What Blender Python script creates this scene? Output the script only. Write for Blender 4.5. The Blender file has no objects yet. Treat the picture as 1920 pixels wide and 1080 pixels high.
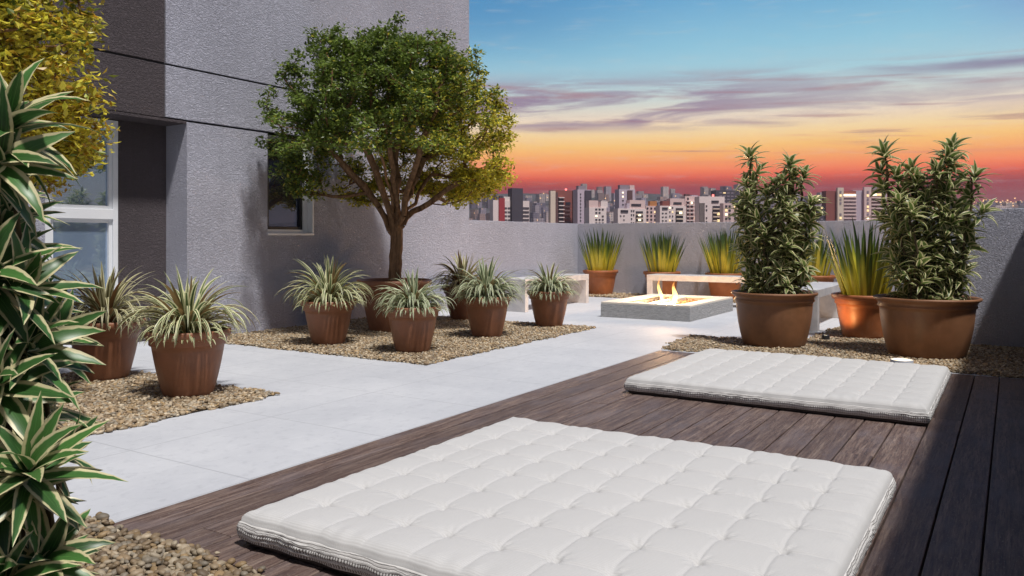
import bpy, bmesh, math, random
import numpy as np
from math import sin, cos, pi, radians, atan2, sqrt
from mathutils import Vector, Matrix

scene = bpy.context.scene
COL = scene.collection
rng = np.random.default_rng(7)
random.seed(7)

# ------------------------------------------------------------------ camera
CAM_H = 1.10
CAM_AZ = radians(32.247)          # the terrace runs along +X, the facade stands at +Y
cam_data = bpy.data.cameras.new("camera")
cam = bpy.data.objects.new("camera", cam_data); COL.objects.link(cam)
cam.location = (0, 0, CAM_H)
cam.rotation_euler = (radians(90), 0, CAM_AZ - radians(90))
cam_data.sensor_width = 36.0
cam_data.lens = 1490 / 1920 * 36.0
cam_data.shift_y = -(540 - 447) / 1920
cam_data.clip_start = 0.05
cam_data.clip_end = 9000
scene.camera = cam

# ------------------------------------------------------------------ colour management
scene.view_settings.view_transform = 'Standard'
scene.view_settings.look = 'None'
scene.view_settings.exposure = 0.0
scene.view_settings.gamma = 1.0

# ------------------------------------------------------------------ sun
SUN_DIR = Vector((0.42, 1.0, -2.40)).normalized()      # direction the light travels
sd = bpy.data.lights.new("sun", 'SUN'); sd.energy = 4.3; sd.angle = radians(4.2)
sd.color = (1.0, 0.965, 0.93)
sun = bpy.data.objects.new("sun", sd); COL.objects.link(sun)
sun.rotation_euler = SUN_DIR.to_track_quat('-Z', 'Y').to_euler()
SUN_EL = math.asin(-SUN_DIR.z)
SUN_AZ = atan2(-SUN_DIR.x, -SUN_DIR.y)                  # from +Y towards +X


def lin(r, g, b):
    f = lambda c: (c / 255 / 12.92) if c / 255 <= 0.04045 else ((c / 255 + 0.055) / 1.055) ** 2.4
    return (f(r), f(g), f(b), 1.0)


class NT:
    """small node-tree writer"""
    def __init__(self, tree):
        self.t = tree; tree.nodes.clear()
    def n(self, typ, **kw):
        nd = self.t.nodes.new(typ)
        for k, v in kw.items():
            if isinstance(k, str) and hasattr(nd, k):
                setattr(nd, k, v)
            else:
                self.put(nd, k, v)
        return nd
    def put(self, nd, key, v):
        s = nd.inputs[key]
        if isinstance(v, bpy.types.NodeSocket): self.t.links.new(v, s)
        else: s.default_value = v
    def node(self, typ, props=None, **ins):
        nd = self.t.nodes.new(typ)
        for k, v in (props or {}).items(): setattr(nd, k, v)
        for k, v in ins.items(): self.put(nd, k.replace('_', ' '), v)
        return nd
    def math(self, op, a, b=None, c=None, clamp=False):
        nd = self.t.nodes.new('ShaderNodeMath'); nd.operation = op; nd.use_clamp = clamp
        for i, v in enumerate((a, b, c)):
            if v is not None: self.put(nd, i, v)
        return nd.outputs[0]
    def smooth(self, x, a, b, lo=0.0, hi=1.0):
        nd = self.t.nodes.new('ShaderNodeMapRange'); nd.interpolation_type = 'SMOOTHSTEP'
        for i, v in enumerate((x, a, b, lo, hi)): self.put(nd, i, v)
        return nd.outputs[0]
    def mix(self, fac, a, b, blend='MIX'):
        nd = self.t.nodes.new('ShaderNodeMix'); nd.data_type = 'RGBA'; nd.blend_type = blend
        self.put(nd, 0, fac); self.put(nd, 6, a); self.put(nd, 7, b)
        return nd.outputs[2]
    def ramp(self, x, stops, interp='LINEAR'):
        nd = self.t.nodes.new('ShaderNodeValToRGB'); r = nd.color_ramp; r.interpolation = interp
        while len(r.elements) < len(stops): r.elements.new(0.5)
        for e, (p, c) in zip(r.elements, stops): e.position = p; e.color = c
        self.put(nd, 0, x)
        return nd.outputs[0]
    def noise(self, vec, scale, detail=3.0, rough=0.55, dist=0.0):
        nd = self.t.nodes.new('ShaderNodeTexNoise')
        if vec is not None: self.put(nd, 'Vector', vec)
        self.put(nd, 'Scale', scale); self.put(nd, 'Detail', detail); self.put(nd, 'Roughness', rough); self.put(nd, 'Distortion', dist)
        return nd.outputs[0]
    def comb(self, x, y, z):
        nd = self.t.nodes.new('ShaderNodeCombineXYZ')
        for i, v in enumerate((x, y, z)): self.put(nd, i, v)
        return nd.outputs[0]
    def sep(self, v):
        nd = self.t.nodes.new('ShaderNodeSeparateXYZ'); self.put(nd, 0, v); return nd.outputs
    def bump(self, h, strength, dist, normal=None):
        nd = self.t.nodes.new('ShaderNodeBump')
        self.put(nd, 'Height', h); self.put(nd, 'Strength', strength); self.put(nd, 'Distance', dist)
        if normal is not None: self.put(nd, 'Normal', normal)
        return nd.outputs[0]
    def objco(self):
        return self.t.nodes.new('ShaderNodeTexCoord').outputs['Object']
    def uv(self):
        return self.t.nodes.new('ShaderNodeTexCoord').outputs['UV']
    def pos(self):
        return self.t.nodes.new('ShaderNodeNewGeometry').outputs['Position']
    def attr(self, name='Col'):
        nd = self.t.nodes.new('ShaderNodeAttribute'); nd.attribute_name = name
        return nd.outputs['Color']
    def scale(self, v, s):
        nd = self.t.nodes.new('ShaderNodeVectorMath'); nd.operation = 'MULTIPLY'
        self.put(nd, 0, v); nd.inputs[1].default_value = s
        return nd.outputs[0]


# ------------------------------------------------------------------ sky: daylight sky with a sunset glow over +X
world = bpy.data.worlds.new("World"); scene.world = world; world.use_nodes = True
w = NT(world.node_tree)
d = w.t.nodes.new('ShaderNodeTexCoord').outputs['Generated']
dx, dy, dz = w.sep(d)
el = w.math('MULTIPLY', w.math('ARCSINE', dz), 180 / pi)
az = w.math('ARCTAN2', dy, dx)
E30 = lambda e: min(1.0, max(0.0, e / 30.0))
stops = [(0.0, lin(120, 80, 92)), (E30(3.5), lin(158, 94, 96)), (E30(3.95), lin(186, 100, 90)), (E30(4.3), lin(220, 112, 94)),
         (E30(4.8), lin(241, 138, 102)), (E30(5.6), lin(244, 168, 112)), (E30(6.5), lin(246, 196, 126)),
         (E30(7.5), lin(242, 214, 166)), (E30(8.4), lin(232, 214, 192)), (E30(9.7), lin(204, 213, 208)),
         (E30(11.3), lin(168, 205, 216)), (E30(13.2), lin(146, 196, 217)), (E30(16.5), lin(112, 170, 208)),
         (E30(21), lin(78, 138, 190)), (1.0, lin(46, 92, 146))]
HAZE_TOP = 168.0; HAZE_D = 0.00020
def through_air(e, c):        # the colour the sky has above the haze layer
    T = math.exp(-HAZE_D * HAZE_TOP / sin(radians(max(e, 3.0)))); V = 0.24 * (1 - T)
    return tuple(max(0.02, (x - V) / T) for x in c[:3]) + (1.0,)
stops = [(p, through_air(p * 30, c)) for p, c in stops]
grad = w.ramp(w.math('DIVIDE', el, 30.0), stops)
# a little more violet towards the right, deeper blue towards the left, high up
hi = w.smooth(el, 10.0, 17.0)
grad = w.mix(w.math('MULTIPLY', hi, w.smooth(az, 0.10, -0.10)), grad, lin(116, 138, 200))
grad = w.mix(w.math('MULTIPLY', w.math('MULTIPLY', hi, w.smooth(az, 0.30, 0.62)), 0.75), grad, lin(72, 140, 192))
# reddish veil low on the left, streaky cloud bands
v1 = w.comb(w.math('MULTIPLY', az, 2.6), w.math('MULTIPLY', el, 0.42), 3.1)
n1 = w.noise(v1, 1.7, 6.0, 0.58, 0.7)
v2 = w.comb(w.math('MULTIPLY', az, 4.0), w.math('SUBTRACT', w.math('MULTIPLY', el, 1.5), w.math('MULTIPLY', az, 3.0)), 11.7)
n2 = w.noise(v2, 1.2, 5.0, 0.55, 0.4)
band1 = w.math('MULTIPLY', w.smooth(el, 7.2, 8.4), w.smooth(el, 12.2, 9.8))
c1 = w.math('MULTIPLY', w.smooth(n1, 0.40, 0.58), band1)
left = w.smooth(az, 0.02, 0.45, 0.45, 1.0)
grad = w.mix(w.math('MULTIPLY', w.math('MULTIPLY', c1, left), 0.92), grad, lin(152, 130, 158))
band2 = w.math('MULTIPLY', w.smooth(el, 4.9, 6.2), w.smooth(el, 12.0, 10.5))
c2 = w.math('MULTIPLY', w.smooth(n2, 0.52, 0.68), band2)
grad = w.mix(w.math('MULTIPLY', c2, 0.55), grad, lin(172, 122, 132))
# one long violet bar towards the right
bar_el = w.math('ADD', 10.75, w.math('ADD', w.math('MULTIPLY', w.math('SUBTRACT', n1, 0.5), 1.2), w.math('MULTIPLY', az, 0.8)))
bar = w.smooth(w.math('ABSOLUTE', w.math('SUBTRACT', el, bar_el)), 0.55, 0.05)
grad = w.mix(w.math('MULTIPLY', w.math('MULTIPLY', bar, w.smooth(az, 0.22, -0.02)), 0.75), grad, lin(128, 112, 150))
fine = w.noise(w.comb(w.math('MULTIPLY', az, 9.0), w.math('MULTIPLY', el, 1.1), 0.0), 2.0, 5.0, 0.6)
grad = w.mix(w.math('MULTIPLY', w.smooth(fine, 0.50, 0.80), 0.22), grad, lin(214, 214, 214))
# away from the sunset: plain daylight sky
sky = w.t.nodes.new('ShaderNodeTexSky'); sky.sky_type = 'NISHITA'; sky.sun_disc = False
sky.sun_elevation = SUN_EL; sky.sun_rotation = SUN_AZ
glow = w.smooth(w.math('ADD', w.math('MULTIPLY', dx, cos(0.2)), w.math('MULTIPLY', dy, sin(0.2))), 0.42, 0.86)
bg1 = w.node('ShaderNodeBackground', Color=w.mix(1.0, sky.outputs[0], (1.0, 0.86, 0.80, 1), 'MULTIPLY'), Strength=0.052)
bg2 = w.node('ShaderNodeBackground', Color=grad, Strength=1.0)
ms = w.node('ShaderNodeMixShader'); w.put(ms, 0, glow); w.put(ms, 1, bg1.outputs[0]); w.put(ms, 2, bg2.outputs[0])
wo = w.node('ShaderNodeOutputWorld'); w.put(wo, 'Surface', ms.outputs[0])


# ------------------------------------------------------------------ materials
def material(name):
    m = bpy.data.materials.new(name); m.use_nodes = True
    return m, NT(m.node_tree)

def finish(t, color, rough=0.6, normal=None, spec=0.5, metallic=0.0, translucent=0.0, emis=None, emis_s=0.0, sheen=0.0, tcol=None):
    p = t.node('ShaderNodeBsdfPrincipled')
    t.put(p, 'Base Color', color); t.put(p, 'Roughness', rough); t.put(p, 'Specular IOR Level', spec); t.put(p, 'Metallic', metallic)
    if sheen: t.put(p, 'Sheen Weight', sheen)
    if normal is not None: t.put(p, 'Normal', normal)
    if emis is not None: t.put(p, 'Emission Color', emis); t.put(p, 'Emission Strength', emis_s)
    out = p.outputs[0]
    if translucent:
        tr = t.node('ShaderNodeBsdfTranslucent'); t.put(tr, 'Color', tcol if tcol is not None else color)
        mx = t.node('ShaderNodeMixShader'); t.put(mx, 0, translucent); t.put(mx, 1, out); t.put(mx, 2, tr.outputs[0]); out = mx.outputs[0]
    o = t.node('ShaderNodeOutputMaterial'); t.put(o, 'Surface', out)

def plain(name, rgb, rough=0.6, var=0.12, scale=8.0, bump=0.0, bscale=60.0, spec=0.5, metallic=0.0):
    m, t = material(name)
    c = t.objco(); n = t.noise(c, scale, 4.0)
    a = tuple(x * (1 - var) for x in rgb) + (1,); b = tuple(min(1, x * (1 + var)) for x in rgb) + (1,)
    col = t.mix(n, a, b)
    nor = t.bump(t.noise(c, bscale, 3.0), 0.6, bump) if bump else None
    finish(t, col, rough, nor, spec, metallic)
    return m

def stucco(name, rgb, bump=0.010):
    m, t = material(name)
    c = t.pos()
    big = t.noise(c, 0.9, 5.0, 0.6)
    col = t.mix(t.smooth(big, 0.3, 0.7), tuple(x * 0.90 for x in rgb) + (1,), tuple(x * 1.06 for x in rgb) + (1,))
    # vertical rain streaks
    st = t.noise(t.scale(c, (9.0, 9.0, 0.5)), 1.0, 4.0, 0.6)
    col = t.mix(t.math('MULTIPLY', t.smooth(st, 0.50, 0.75), 0.20), col, tuple(x * 0.62 for x in rgb) + (1,))
    warp = t.noise(c, 14.0, 2.0)
    cz = t.scale(c, (1.0, 1.0, 1.55))
    h1 = t.noise(cz, 36.0, 3.0, 0.55, 1.3)
    ridge = t.math('ABSOLUTE', t.math('SUBTRACT', h1, 0.5))
    h = t.math('ADD', t.smooth(h1, 0.38, 0.62), t.math('MULTIPLY', t.noise(c, 120.0, 2.0), 0.30))
    finish(t, col, 0.88, t.bump(h, 0.9, bump * 1.25), 0.25)
    return m

MAT = {}
MAT['wall'] = stucco('grey_stucco', (0.505, 0.508, 0.592))
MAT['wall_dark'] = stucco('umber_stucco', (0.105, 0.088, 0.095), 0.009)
MAT['groove'] = plain('groove_shadow_gap', (0.05, 0.05, 0.055), 0.9)

def m_concrete():
    m, t = material('concrete_tiles')
    c = t.pos(); x, y, z = t.sep(c)
    n = t.noise(c, 1.3, 6.0, 0.65); n2 = t.noise(c, 14.0, 6.0, 0.7)
    col = t.mix(t.smooth(n, 0.25, 0.75), (0.445, 0.462, 0.495, 1), (0.530, 0.545, 0.572, 1))
    col = t.mix(t.math('MULTIPLY', t.smooth(n2, 0.50, 0.70), 0.42), col, (0.33, 0.345, 0.375, 1))
    n3 = t.noise(t.scale(c, (1.0, 3.2, 1.0)), 5.5, 8.0, 0.72, 1.2)
    col = t.mix(t.math('MULTIPLY', t.smooth(n3, 0.53, 0.70), 0.35), col, (0.62, 0.635, 0.66, 1))
    fx = t.math('ABSOLUTE', t.math('SUBTRACT', t.math('FRACT', t.math('DIVIDE', t.math('ADD', x, 0.33), 0.92)), 0.5))
    fy = t.math('ABSOLUTE', t.math('SUBTRACT', t.math('FRACT', t.math('DIVIDE', t.math('ADD', y, 0.73), 0.92)), 0.5))
    j = t.math('MAXIMUM', t.smooth(fx, 0.4945, 0.4980), t.smooth(fy, 0.4945, 0.4980))
    tile = t.node('ShaderNodeTexWhiteNoise', {'noise_dimensions': '2D'})
    t.put(tile, 'Vector', t.comb(t.math('FLOOR', t.math('DIVIDE', t.math('ADD', x, 0.33 + 0.46), 0.92)), t.math('FLOOR', t.math('DIVIDE', t.math('ADD', y, 0.73 + 0.46), 0.92)), 0.0))
    col = t.mix(t.math('MULTIPLY', tile.outputs[0], 0.22), col, (0.36, 0.375, 0.41, 1))
    col = t.mix(t.math('MULTIPLY', j, 0.55), col, (0.26, 0.27, 0.29, 1))
    h = t.math('SUBTRACT', t.math('ADD', t.math('MULTIPLY', n3, 0.5), t.math('MULTIPLY', n2, 0.5)), t.math('MULTIPLY', j, 0.9))
    finish(t, col, 0.72, t.bump(h, 0.35, 0.004), 0.35)
    return m
MAT['floor'] = m_concrete()

def m_deck():
    m, t = material('weathered_deck_boards')
    c = t.pos(); r = t.sep(t.attr())
    off = t.comb(t.math('MULTIPLY', r[0], 37.0), t.math('MULTIPLY', r[1], 19.0), 0.0)
    v = t.node('ShaderNodeVectorMath', {'operation': 'ADD'}); t.put(v, 0, c); t.put(v, 1, off)
    v = v.outputs[0]
    g1 = t.noise(t.scale(v, (2.2, 38.0, 8.0)), 1.0, 6.0, 0.65, 0.5)
    g2 = t.noise(t.scale(v, (9.0, 130.0, 20.0)), 1.0, 5.0, 0.7, 0.3)
    bl = t.noise(t.scale(v, (2.5, 6.0, 3.0)), 1.0, 5.0, 0.6)
    spk = t.noise(t.scale(v, (45.0, 120.0, 30.0)), 1.0, 3.0, 0.75)
    col = t.ramp(g1, [(0.24, (0.036, 0.025, 0.025, 1)), (0.44, (0.122, 0.079, 0.066, 1)), (0.58, (0.200, 0.143, 0.118, 1)), (0.76, (0.33, 0.255, 0.21, 1))])
    col = t.mix(t.smooth(g2, 0.42, 0.75), col, (0.042, 0.031, 0.033, 1))
    col = t.mix(t.math('MULTIPLY', t.smooth(spk, 0.56, 0.75), 0.7), col, (0.36, 0.30, 0.265, 1))
    col = t.mix(t.math('MULTIPLY', t.smooth(bl, 0.45, 0.66), 0.5), col, (0.165, 0.135, 0.140, 1))
    col = t.mix(t.math('MULTIPLY', r[2], 0.35), col, (0.055, 0.038, 0.036, 1))
    h = t.math('ADD', t.math('MULTIPLY', g1, 0.6), t.math('MULTIPLY', g2, 0.5))
    finish(t, col, t.smooth(g1, 0.2, 0.8, 0.48, 0.66), t.bump(h, 0.8, 0.006), 0.32)
    return m
MAT['deck'] = m_deck()
MAT['terracotta'] = None
def m_pot(name, rgb, wear=1.0):
    m, t = material(name)
    c = t.objco()
    n = t.noise(c, 5.0, 5.0, 0.6); n2 = t.noise(t.scale(c, (1, 1, 0.35)), 26.0, 4.0, 0.6)
    col = t.mix(t.smooth(n, 0.3, 0.7), tuple(x * 0.80 for x in rgb) + (1,), tuple(x * 1.12 for x in rgb) + (1,))
    col = t.mix(t.math('MULTIPLY', t.smooth(n2, 0.55, 0.8), 0.35 * wear), col, (0.40, 0.24, 0.155, 1))
    z_ = t.sep(c)[2]; dn = t.noise(c, 7.0, 4.0)
    salt = t.math('MULTIPLY', t.smooth(t.math('ADD', z_, t.math('MULTIPLY', dn, 0.22)), 0.27, 0.10), t.smooth(t.noise(c, 22.0, 5.0, 0.7), 0.40, 0.70))
    col = t.mix(t.math('MULTIPLY', salt, 0.20 * wear), col, (0.36, 0.29, 0.235, 1))
    drip = t.noise(t.scale(c, (16, 16, 1.1)), 1.0, 4.0, 0.6)
    col = t.mix(t.math('MULTIPLY', t.smooth(drip, 0.56, 0.78), 0.22 * wear), col, tuple(x * 0.5 for x in rgb) + (1,))
    finish(t, col, t.smooth(n, 0.3, 0.7, 0.40, 0.58), t.bump(t.noise(c, 90.0, 3.0), 0.3, 0.002), 0.5)
    return m
MAT['terracotta'] = m_pot('terracotta', (0.255, 0.104, 0.052), 0.55)
MAT['clay'] = m_pot('orange_clay', (0.36, 0.125, 0.045))
MAT['brown_clay'] = m_pot('brown_clay', (0.225, 0.102, 0.046), 0.4)
MAT['soil'] = plain('potting_soil', (0.045, 0.028, 0.018), 0.95, 0.5, 30.0, 0.012, 55.0)
MAT['bark'] = None
def m_bark(name, rgb):
    m, t = material(name)
    c = t.objco(); n = t.noise(t.scale(c, (26, 26, 4.5)), 1.0, 5.0, 0.65, 0.6)
    col = t.ramp(n, [(0.3, tuple(x * 0.35 for x in rgb) + (1,)), (0.7, tuple(x * 1.35 for x in rgb) + (1,))])
    finish(t, col, 0.85, t.bump(n, 0.9, 0.012), 0.2)
    return m
MAT['bark'] = m_bark('bark', (0.25, 0.145, 0.080))
MAT['stem'] = m_bark('cane_stem', (0.13, 0.10, 0.055))

def m_attr(name, rough=0.5, translucent=0.25, spec=0.4, bumpd=0.0, gain=1.0):
    m, t = material(name)
    col = t.attr()
    nor = None
    if bumpd: nor = t.bump(t.noise(t.pos(), 180.0, 3.0), 0.5, bumpd)
    finish(t, col, rough, nor, spec, 0.0, translucent)
    return m
MAT['tree_leaf'] = m_attr('tree_leaves', 0.40, 0.36, 0.45)
def m_pebble():
    m, t = material('river_pebbles')
    col = t.attr(); n = t.noise(t.pos(), 55.0, 4.0, 0.65)
    col = t.mix(t.math('MULTIPLY', t.smooth(n, 0.45, 0.75), 0.4), col, (0.14, 0.10, 0.065, 1))
    finish(t, col, 0.55, t.bump(n, 0.25, 0.003), 0.35)
    return m
MAT['pebble'] = m_pebble()

def m_leaf(name, green, green2, cream, lo, hi, back=None, stripe=0.0, tr=0.22):
    """striped leaf: u runs across the blade, v along it; Col.r random per leaf"""
    m, t = material(name)
    u, v, _ = t.sep(t.uv()); r = t.sep(t.attr())
    a = t.math('MULTIPLY', t.math('ABSOLUTE', t.math('SUBTRACT', u, 0.5)), 2.0)
    wob = t.noise(t.comb(t.math('MULTIPLY', v, 3.5), t.math('MULTIPLY', r[0], 91.0), 0.0), 2.0, 3.0)
    a2 = t.math('ADD', a, t.math('MULTIPLY', t.math('SUBTRACT', wob, 0.5), 0.30))
    mask = t.smooth(a2, lo, hi)
    g = t.mix(r[0], green, green2)
    veins = t.noise(t.comb(t.math('MULTIPLY', u, 16.0), t.math('MULTIPLY', v, 0.9), r[0]), 1.4, 2.0)
    g = t.mix(t.math('MULTIPLY', t.smooth(veins, 0.48, 0.68), 0.38), g, tuple(min(1, x * 2.2) for x in green2[:3]) + (1,))
    cr = t.mix(t.math('MULTIPLY', r[1], 0.6), cream, tuple(a_ * 0.62 for a_ in cream[:3]) + (1,))
    col = t.mix(mask, g, cr)
    if back is not None:
        bf = t.t.nodes.new('ShaderNodeNewGeometry').outputs['Backfacing']
        col = t.mix(t.math('MULTIPLY', bf, t.smooth(r[2], 0.55, 0.8)), col, back)
    finish(t, col, 0.38, None, 0.45, 0.0, tr)
    return m
MAT['flax'] = m_leaf('striped_flax_leaf', (0.050, 0.088, 0.028, 1), (0.125, 0.185, 0.070, 1), (0.84, 0.82, 0.50, 1), 0.34, 0.56, (0.30, 0.19, 0.08, 1), tr=0.32)
MAT['flax_dense'] = m_leaf('silvery_flax_leaf', (0.060, 0.110, 0.050, 1), (0.150, 0.225, 0.110, 1), (0.80, 0.82, 0.56, 1), 0.36, 0.60, (0.26, 0.19, 0.09, 1), tr=0.32)
MAT['flax_warm'] = m_leaf('bronze_flax_leaf', (0.120, 0.105, 0.042, 1), (0.200, 0.190, 0.085, 1), (0.66, 0.62, 0.38, 1), 0.32, 0.60, (0.21, 0.10, 0.04, 1))
MAT['song'] = m_leaf('cream_edged_leaf', (0.024, 0.070, 0.018, 1), (0.066, 0.175, 0.040, 1), (0.70, 0.64, 0.37, 1), 0.56, 0.74, None, tr=0.24)
MAT['song_small'] = m_leaf('cream_edged_small_leaf', (0.080, 0.125, 0.030, 1), (0.165, 0.230, 0.062, 1), (0.82, 0.75, 0.43, 1), 0.46, 0.74, None, tr=0.42)
def m_grass():
    m, t = material('upright_sword_leaf')
    u, v, _ = t.sep(t.uv()); r = t.sep(t.attr())
    vv = t.math('ADD', v, t.math('MULTIPLY', t.math('SUBTRACT', r[0], 0.5), 0.34))
    col = t.ramp(vv, [(0.0, (0.88, 0.74, 0.09, 1)), (0.45, (0.78, 0.70, 0.08, 1)), (0.66, (0.21, 0.27, 0.04, 1)), (0.86, (0.045, 0.100, 0.028, 1)), (1.0, (0.030, 0.070, 0.022, 1))])  # warm uplight painted into the blades: yellow at the base, green above
    st = t.noise(t.comb(t.math('MULTIPLY', u, 9.0), t.math('MULTIPLY', v, 0.6), t.math('MULTIPLY', r[0], 30)), 1.3, 2.0)
    col = t.mix(t.math('MULTIPLY', t.smooth(st, 0.42, 0.7), 0.4), col, (0.10, 0.12, 0.03, 1))
    col = t.mix(t.smooth(r[1], 0.66, 0.78, 0.0, 0.70), col, (0.052, 0.085, 0.024, 1))
    finish(t, col, 0.38, None, 0.45, 0.0, 0.36)
    return m
MAT['sword'] = m_grass()

def m_fabric(name, ribs=True):
    m, t = material(name)
    u, v, _ = t.sep(t.uv()); c = t.pos()
    n = t.noise(c, 3.0, 4.0); n2 = t.noise(c, 11.0, 4.0, 0.6)
    col = t.mix(n, (0.480, 0.480, 0.476, 1), (0.535, 0.534, 0.528, 1))
    ww = t.math('ADD', t.math('MULTIPLY', u, 1250.0), t.math('MULTIPLY', n2, 3.0))
    rib = t.math('SINE', ww)
    wv = t.math('SINE', t.math('MULTIPLY', v, 1250.0))
    col = t.mix(t.smooth(rib, -0.4, -1.0, 0.0, 0.26), col, (0.36, 0.345, 0.335, 1))
    h = t.math('ADD', t.math('MULTIPLY', rib, 0.5), t.math('MULTIPLY', wv, 0.12))
    cre = t.noise(t.scale(c, (1, 1, 1)), 22.0, 4.0, 0.6, 0.8)
    nb = t.bump(cre, 0.25, 0.004)
    finish(t, col, 0.9, t.bump(h, 0.40, 0.0011, nb), 0.15, sheen=0.15)
    return m
MAT['fabric'] = m_fabric('white_ribbed_cotton')
def m_band():
    m, t = material('knitted_side_band')
    u, v, _ = t.sep(t.uv()); c = t.pos()
    n = t.noise(c, 9.0, 4.0)
    wob = t.noise(t.comb(t.math('MULTIPLY', u, 3.0), 0.0, 2.0), 2.2, 4.0, 0.6)
    vv = t.math('ADD', v, t.math('MULTIPLY', t.math('SUBTRACT', wob, 0.5), 0.35))
    vert = t.math('SINE', t.math('ADD', t.math('MULTIPLY', u, 560.0), t.math('MULTIPLY', wob, 25.0)))
    rows = t.math('ABSOLUTE', t.math('SINE', t.math('MULTIPLY', vv, 3 * pi)))
    gap = t.math('MULTIPLY', t.smooth(vert, 0.15, -0.55), t.smooth(rows, 0.35, 0.75))
    gap = t.math('MULTIPLY', gap, t.smooth(vv, 0.78, 0.66))
    hor = t.math('SINE', t.math('MULTIPLY', vv, 46.0))
    tophor = t.math('MULTIPLY', t.smooth(hor, -0.2, -0.9), t.smooth(vv, 0.62, 0.72))
    col = t.mix(n, (0.60, 0.59, 0.575, 1), (0.68, 0.67, 0.655, 1))
    col = t.mix(t.math('MULTIPLY', t.math('MAXIMUM', gap, t.math('MULTIPLY', tophor, 0.6)), 0.75), col, (0.075, 0.060, 0.055, 1))
    h = t.math('SUBTRACT', 1.0, t.math('MAXIMUM', gap, tophor))
    finish(t, col, 0.9, t.bump(h, 0.6, 0.004), 0.1)
    return m
MAT['band'] = m_band()
MAT['underside'] = plain('dark_canvas_underside', (0.085, 0.068, 0.062), 0.9, 0.2, 30.0, 0.002, 300.0)

def m_stone():
    m, t = material('hewn_grey_stone')
    c = t.objco(); sl = t.comb(t.math('ADD', t.sep(c)[0], t.math('MULTIPLY', t.sep(c)[2], 1.2)), t.math('ADD', t.sep(c)[1], t.math('MULTIPLY', t.sep(c)[2], 1.2)), t.math('MULTIPLY', t.sep(c)[2], 2.6))
    n = t.noise(sl, 16.0, 8.0, 0.70, 0.5); n2 = t.noise(c, 60.0, 4.0, 0.6)
    col = t.ramp(n, [(0.3, (0.36, 0.36, 0.365, 1)), (0.52, (0.47, 0.47, 0.475, 1)), (0.72, (0.56, 0.56, 0.565, 1))])
    finish(t, col, 0.85, t.bump(t.math('ADD', n, t.math('MULTIPLY', n2, 0.25)), 1.0, 0.06), 0.25)
    return m
MAT['stone'] = m_stone()
def m_marble():
    m, t = material('pale_stone_slab')
    c = t.objco(); n = t.noise(c, 2.6, 7.0, 0.65, 1.6); n2 = t.noise(c, 26.0, 4.0)
    col = t.mix(t.smooth(n, 0.35, 0.65), (0.47, 0.46, 0.475, 1), (0.63, 0.61, 0.60, 1))
    col = t.mix(t.math('MULTIPLY', n2, 0.2), col, (0.36, 0.36, 0.38, 1))
    finish(t, col, 0.45, t.bump(n2, 0.15, 0.002), 0.45)
    return m
MAT['slab'] = m_marble()
MAT['rim'] = plain('cream_stone_coping', (0.66, 0.61, 0.53), 0.6, 0.1, 6.0, 0.002, 60.0)
MAT['lava'] = plain('lava_rock', (0.10, 0.065, 0.05), 0.95, 0.6, 20.0)
MAT['frame'] = plain('white_aluminium', (0.80, 0.82, 0.85), 0.32, 0.04, 4.0, spec=0.5)
MAT['frame_grey'] = plain('grey_aluminium', (0.40, 0.43, 0.49), 0.35, 0.05, 4.0)
MAT['gasket'] = plain('black_gasket', (0.02, 0.02, 0.022), 0.5)
MAT['metal'] = plain('dark_steel', (0.06, 0.06, 0.065), 0.4, metallic=0.7)

def m_glass(name, tint, refl, mirror=(0.9, 0.95, 1.0, 1)):
    m, t = material(name)
    c = t.pos(); n = t.noise(c, 1.1, 3.0)
    dif = t.node('ShaderNodeBsdfPrincipled'); t.put(dif, 'Base Color', t.mix(n, tuple(x * 0.8 for x in tint) + (1,), tint + (1,))); t.put(dif, 'Roughness', 0.25)
    gl = t.node('ShaderNodeBsdfGlossy'); t.put(gl, 'Color', mirror); t.put(gl, 'Roughness', 0.02)
    mx = t.node('ShaderNodeMixShader'); t.put(mx, 0, refl); t.put(mx, 1, dif.outputs[0]); t.put(mx, 2, gl.outputs[0])
    o = t.node('ShaderNodeOutputMaterial'); t.put(o, 'Surface', mx.outputs[0])
    return m
MAT['glass_blue'] = m_glass('sky_reflecting_glass', (0.20, 0.30, 0.46), 0.50, (0.72, 0.86, 1.0, 1))
MAT['glass_frost'] = m_glass('screened_glass', (0.24, 0.33, 0.47), 0.35, (0.75, 0.87, 1.0, 1))
MAT['glass_dark'] = m_glass('dark_glass', (0.012, 0.016, 0.030), 0.22, (0.62, 0.74, 1.0, 1))


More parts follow.
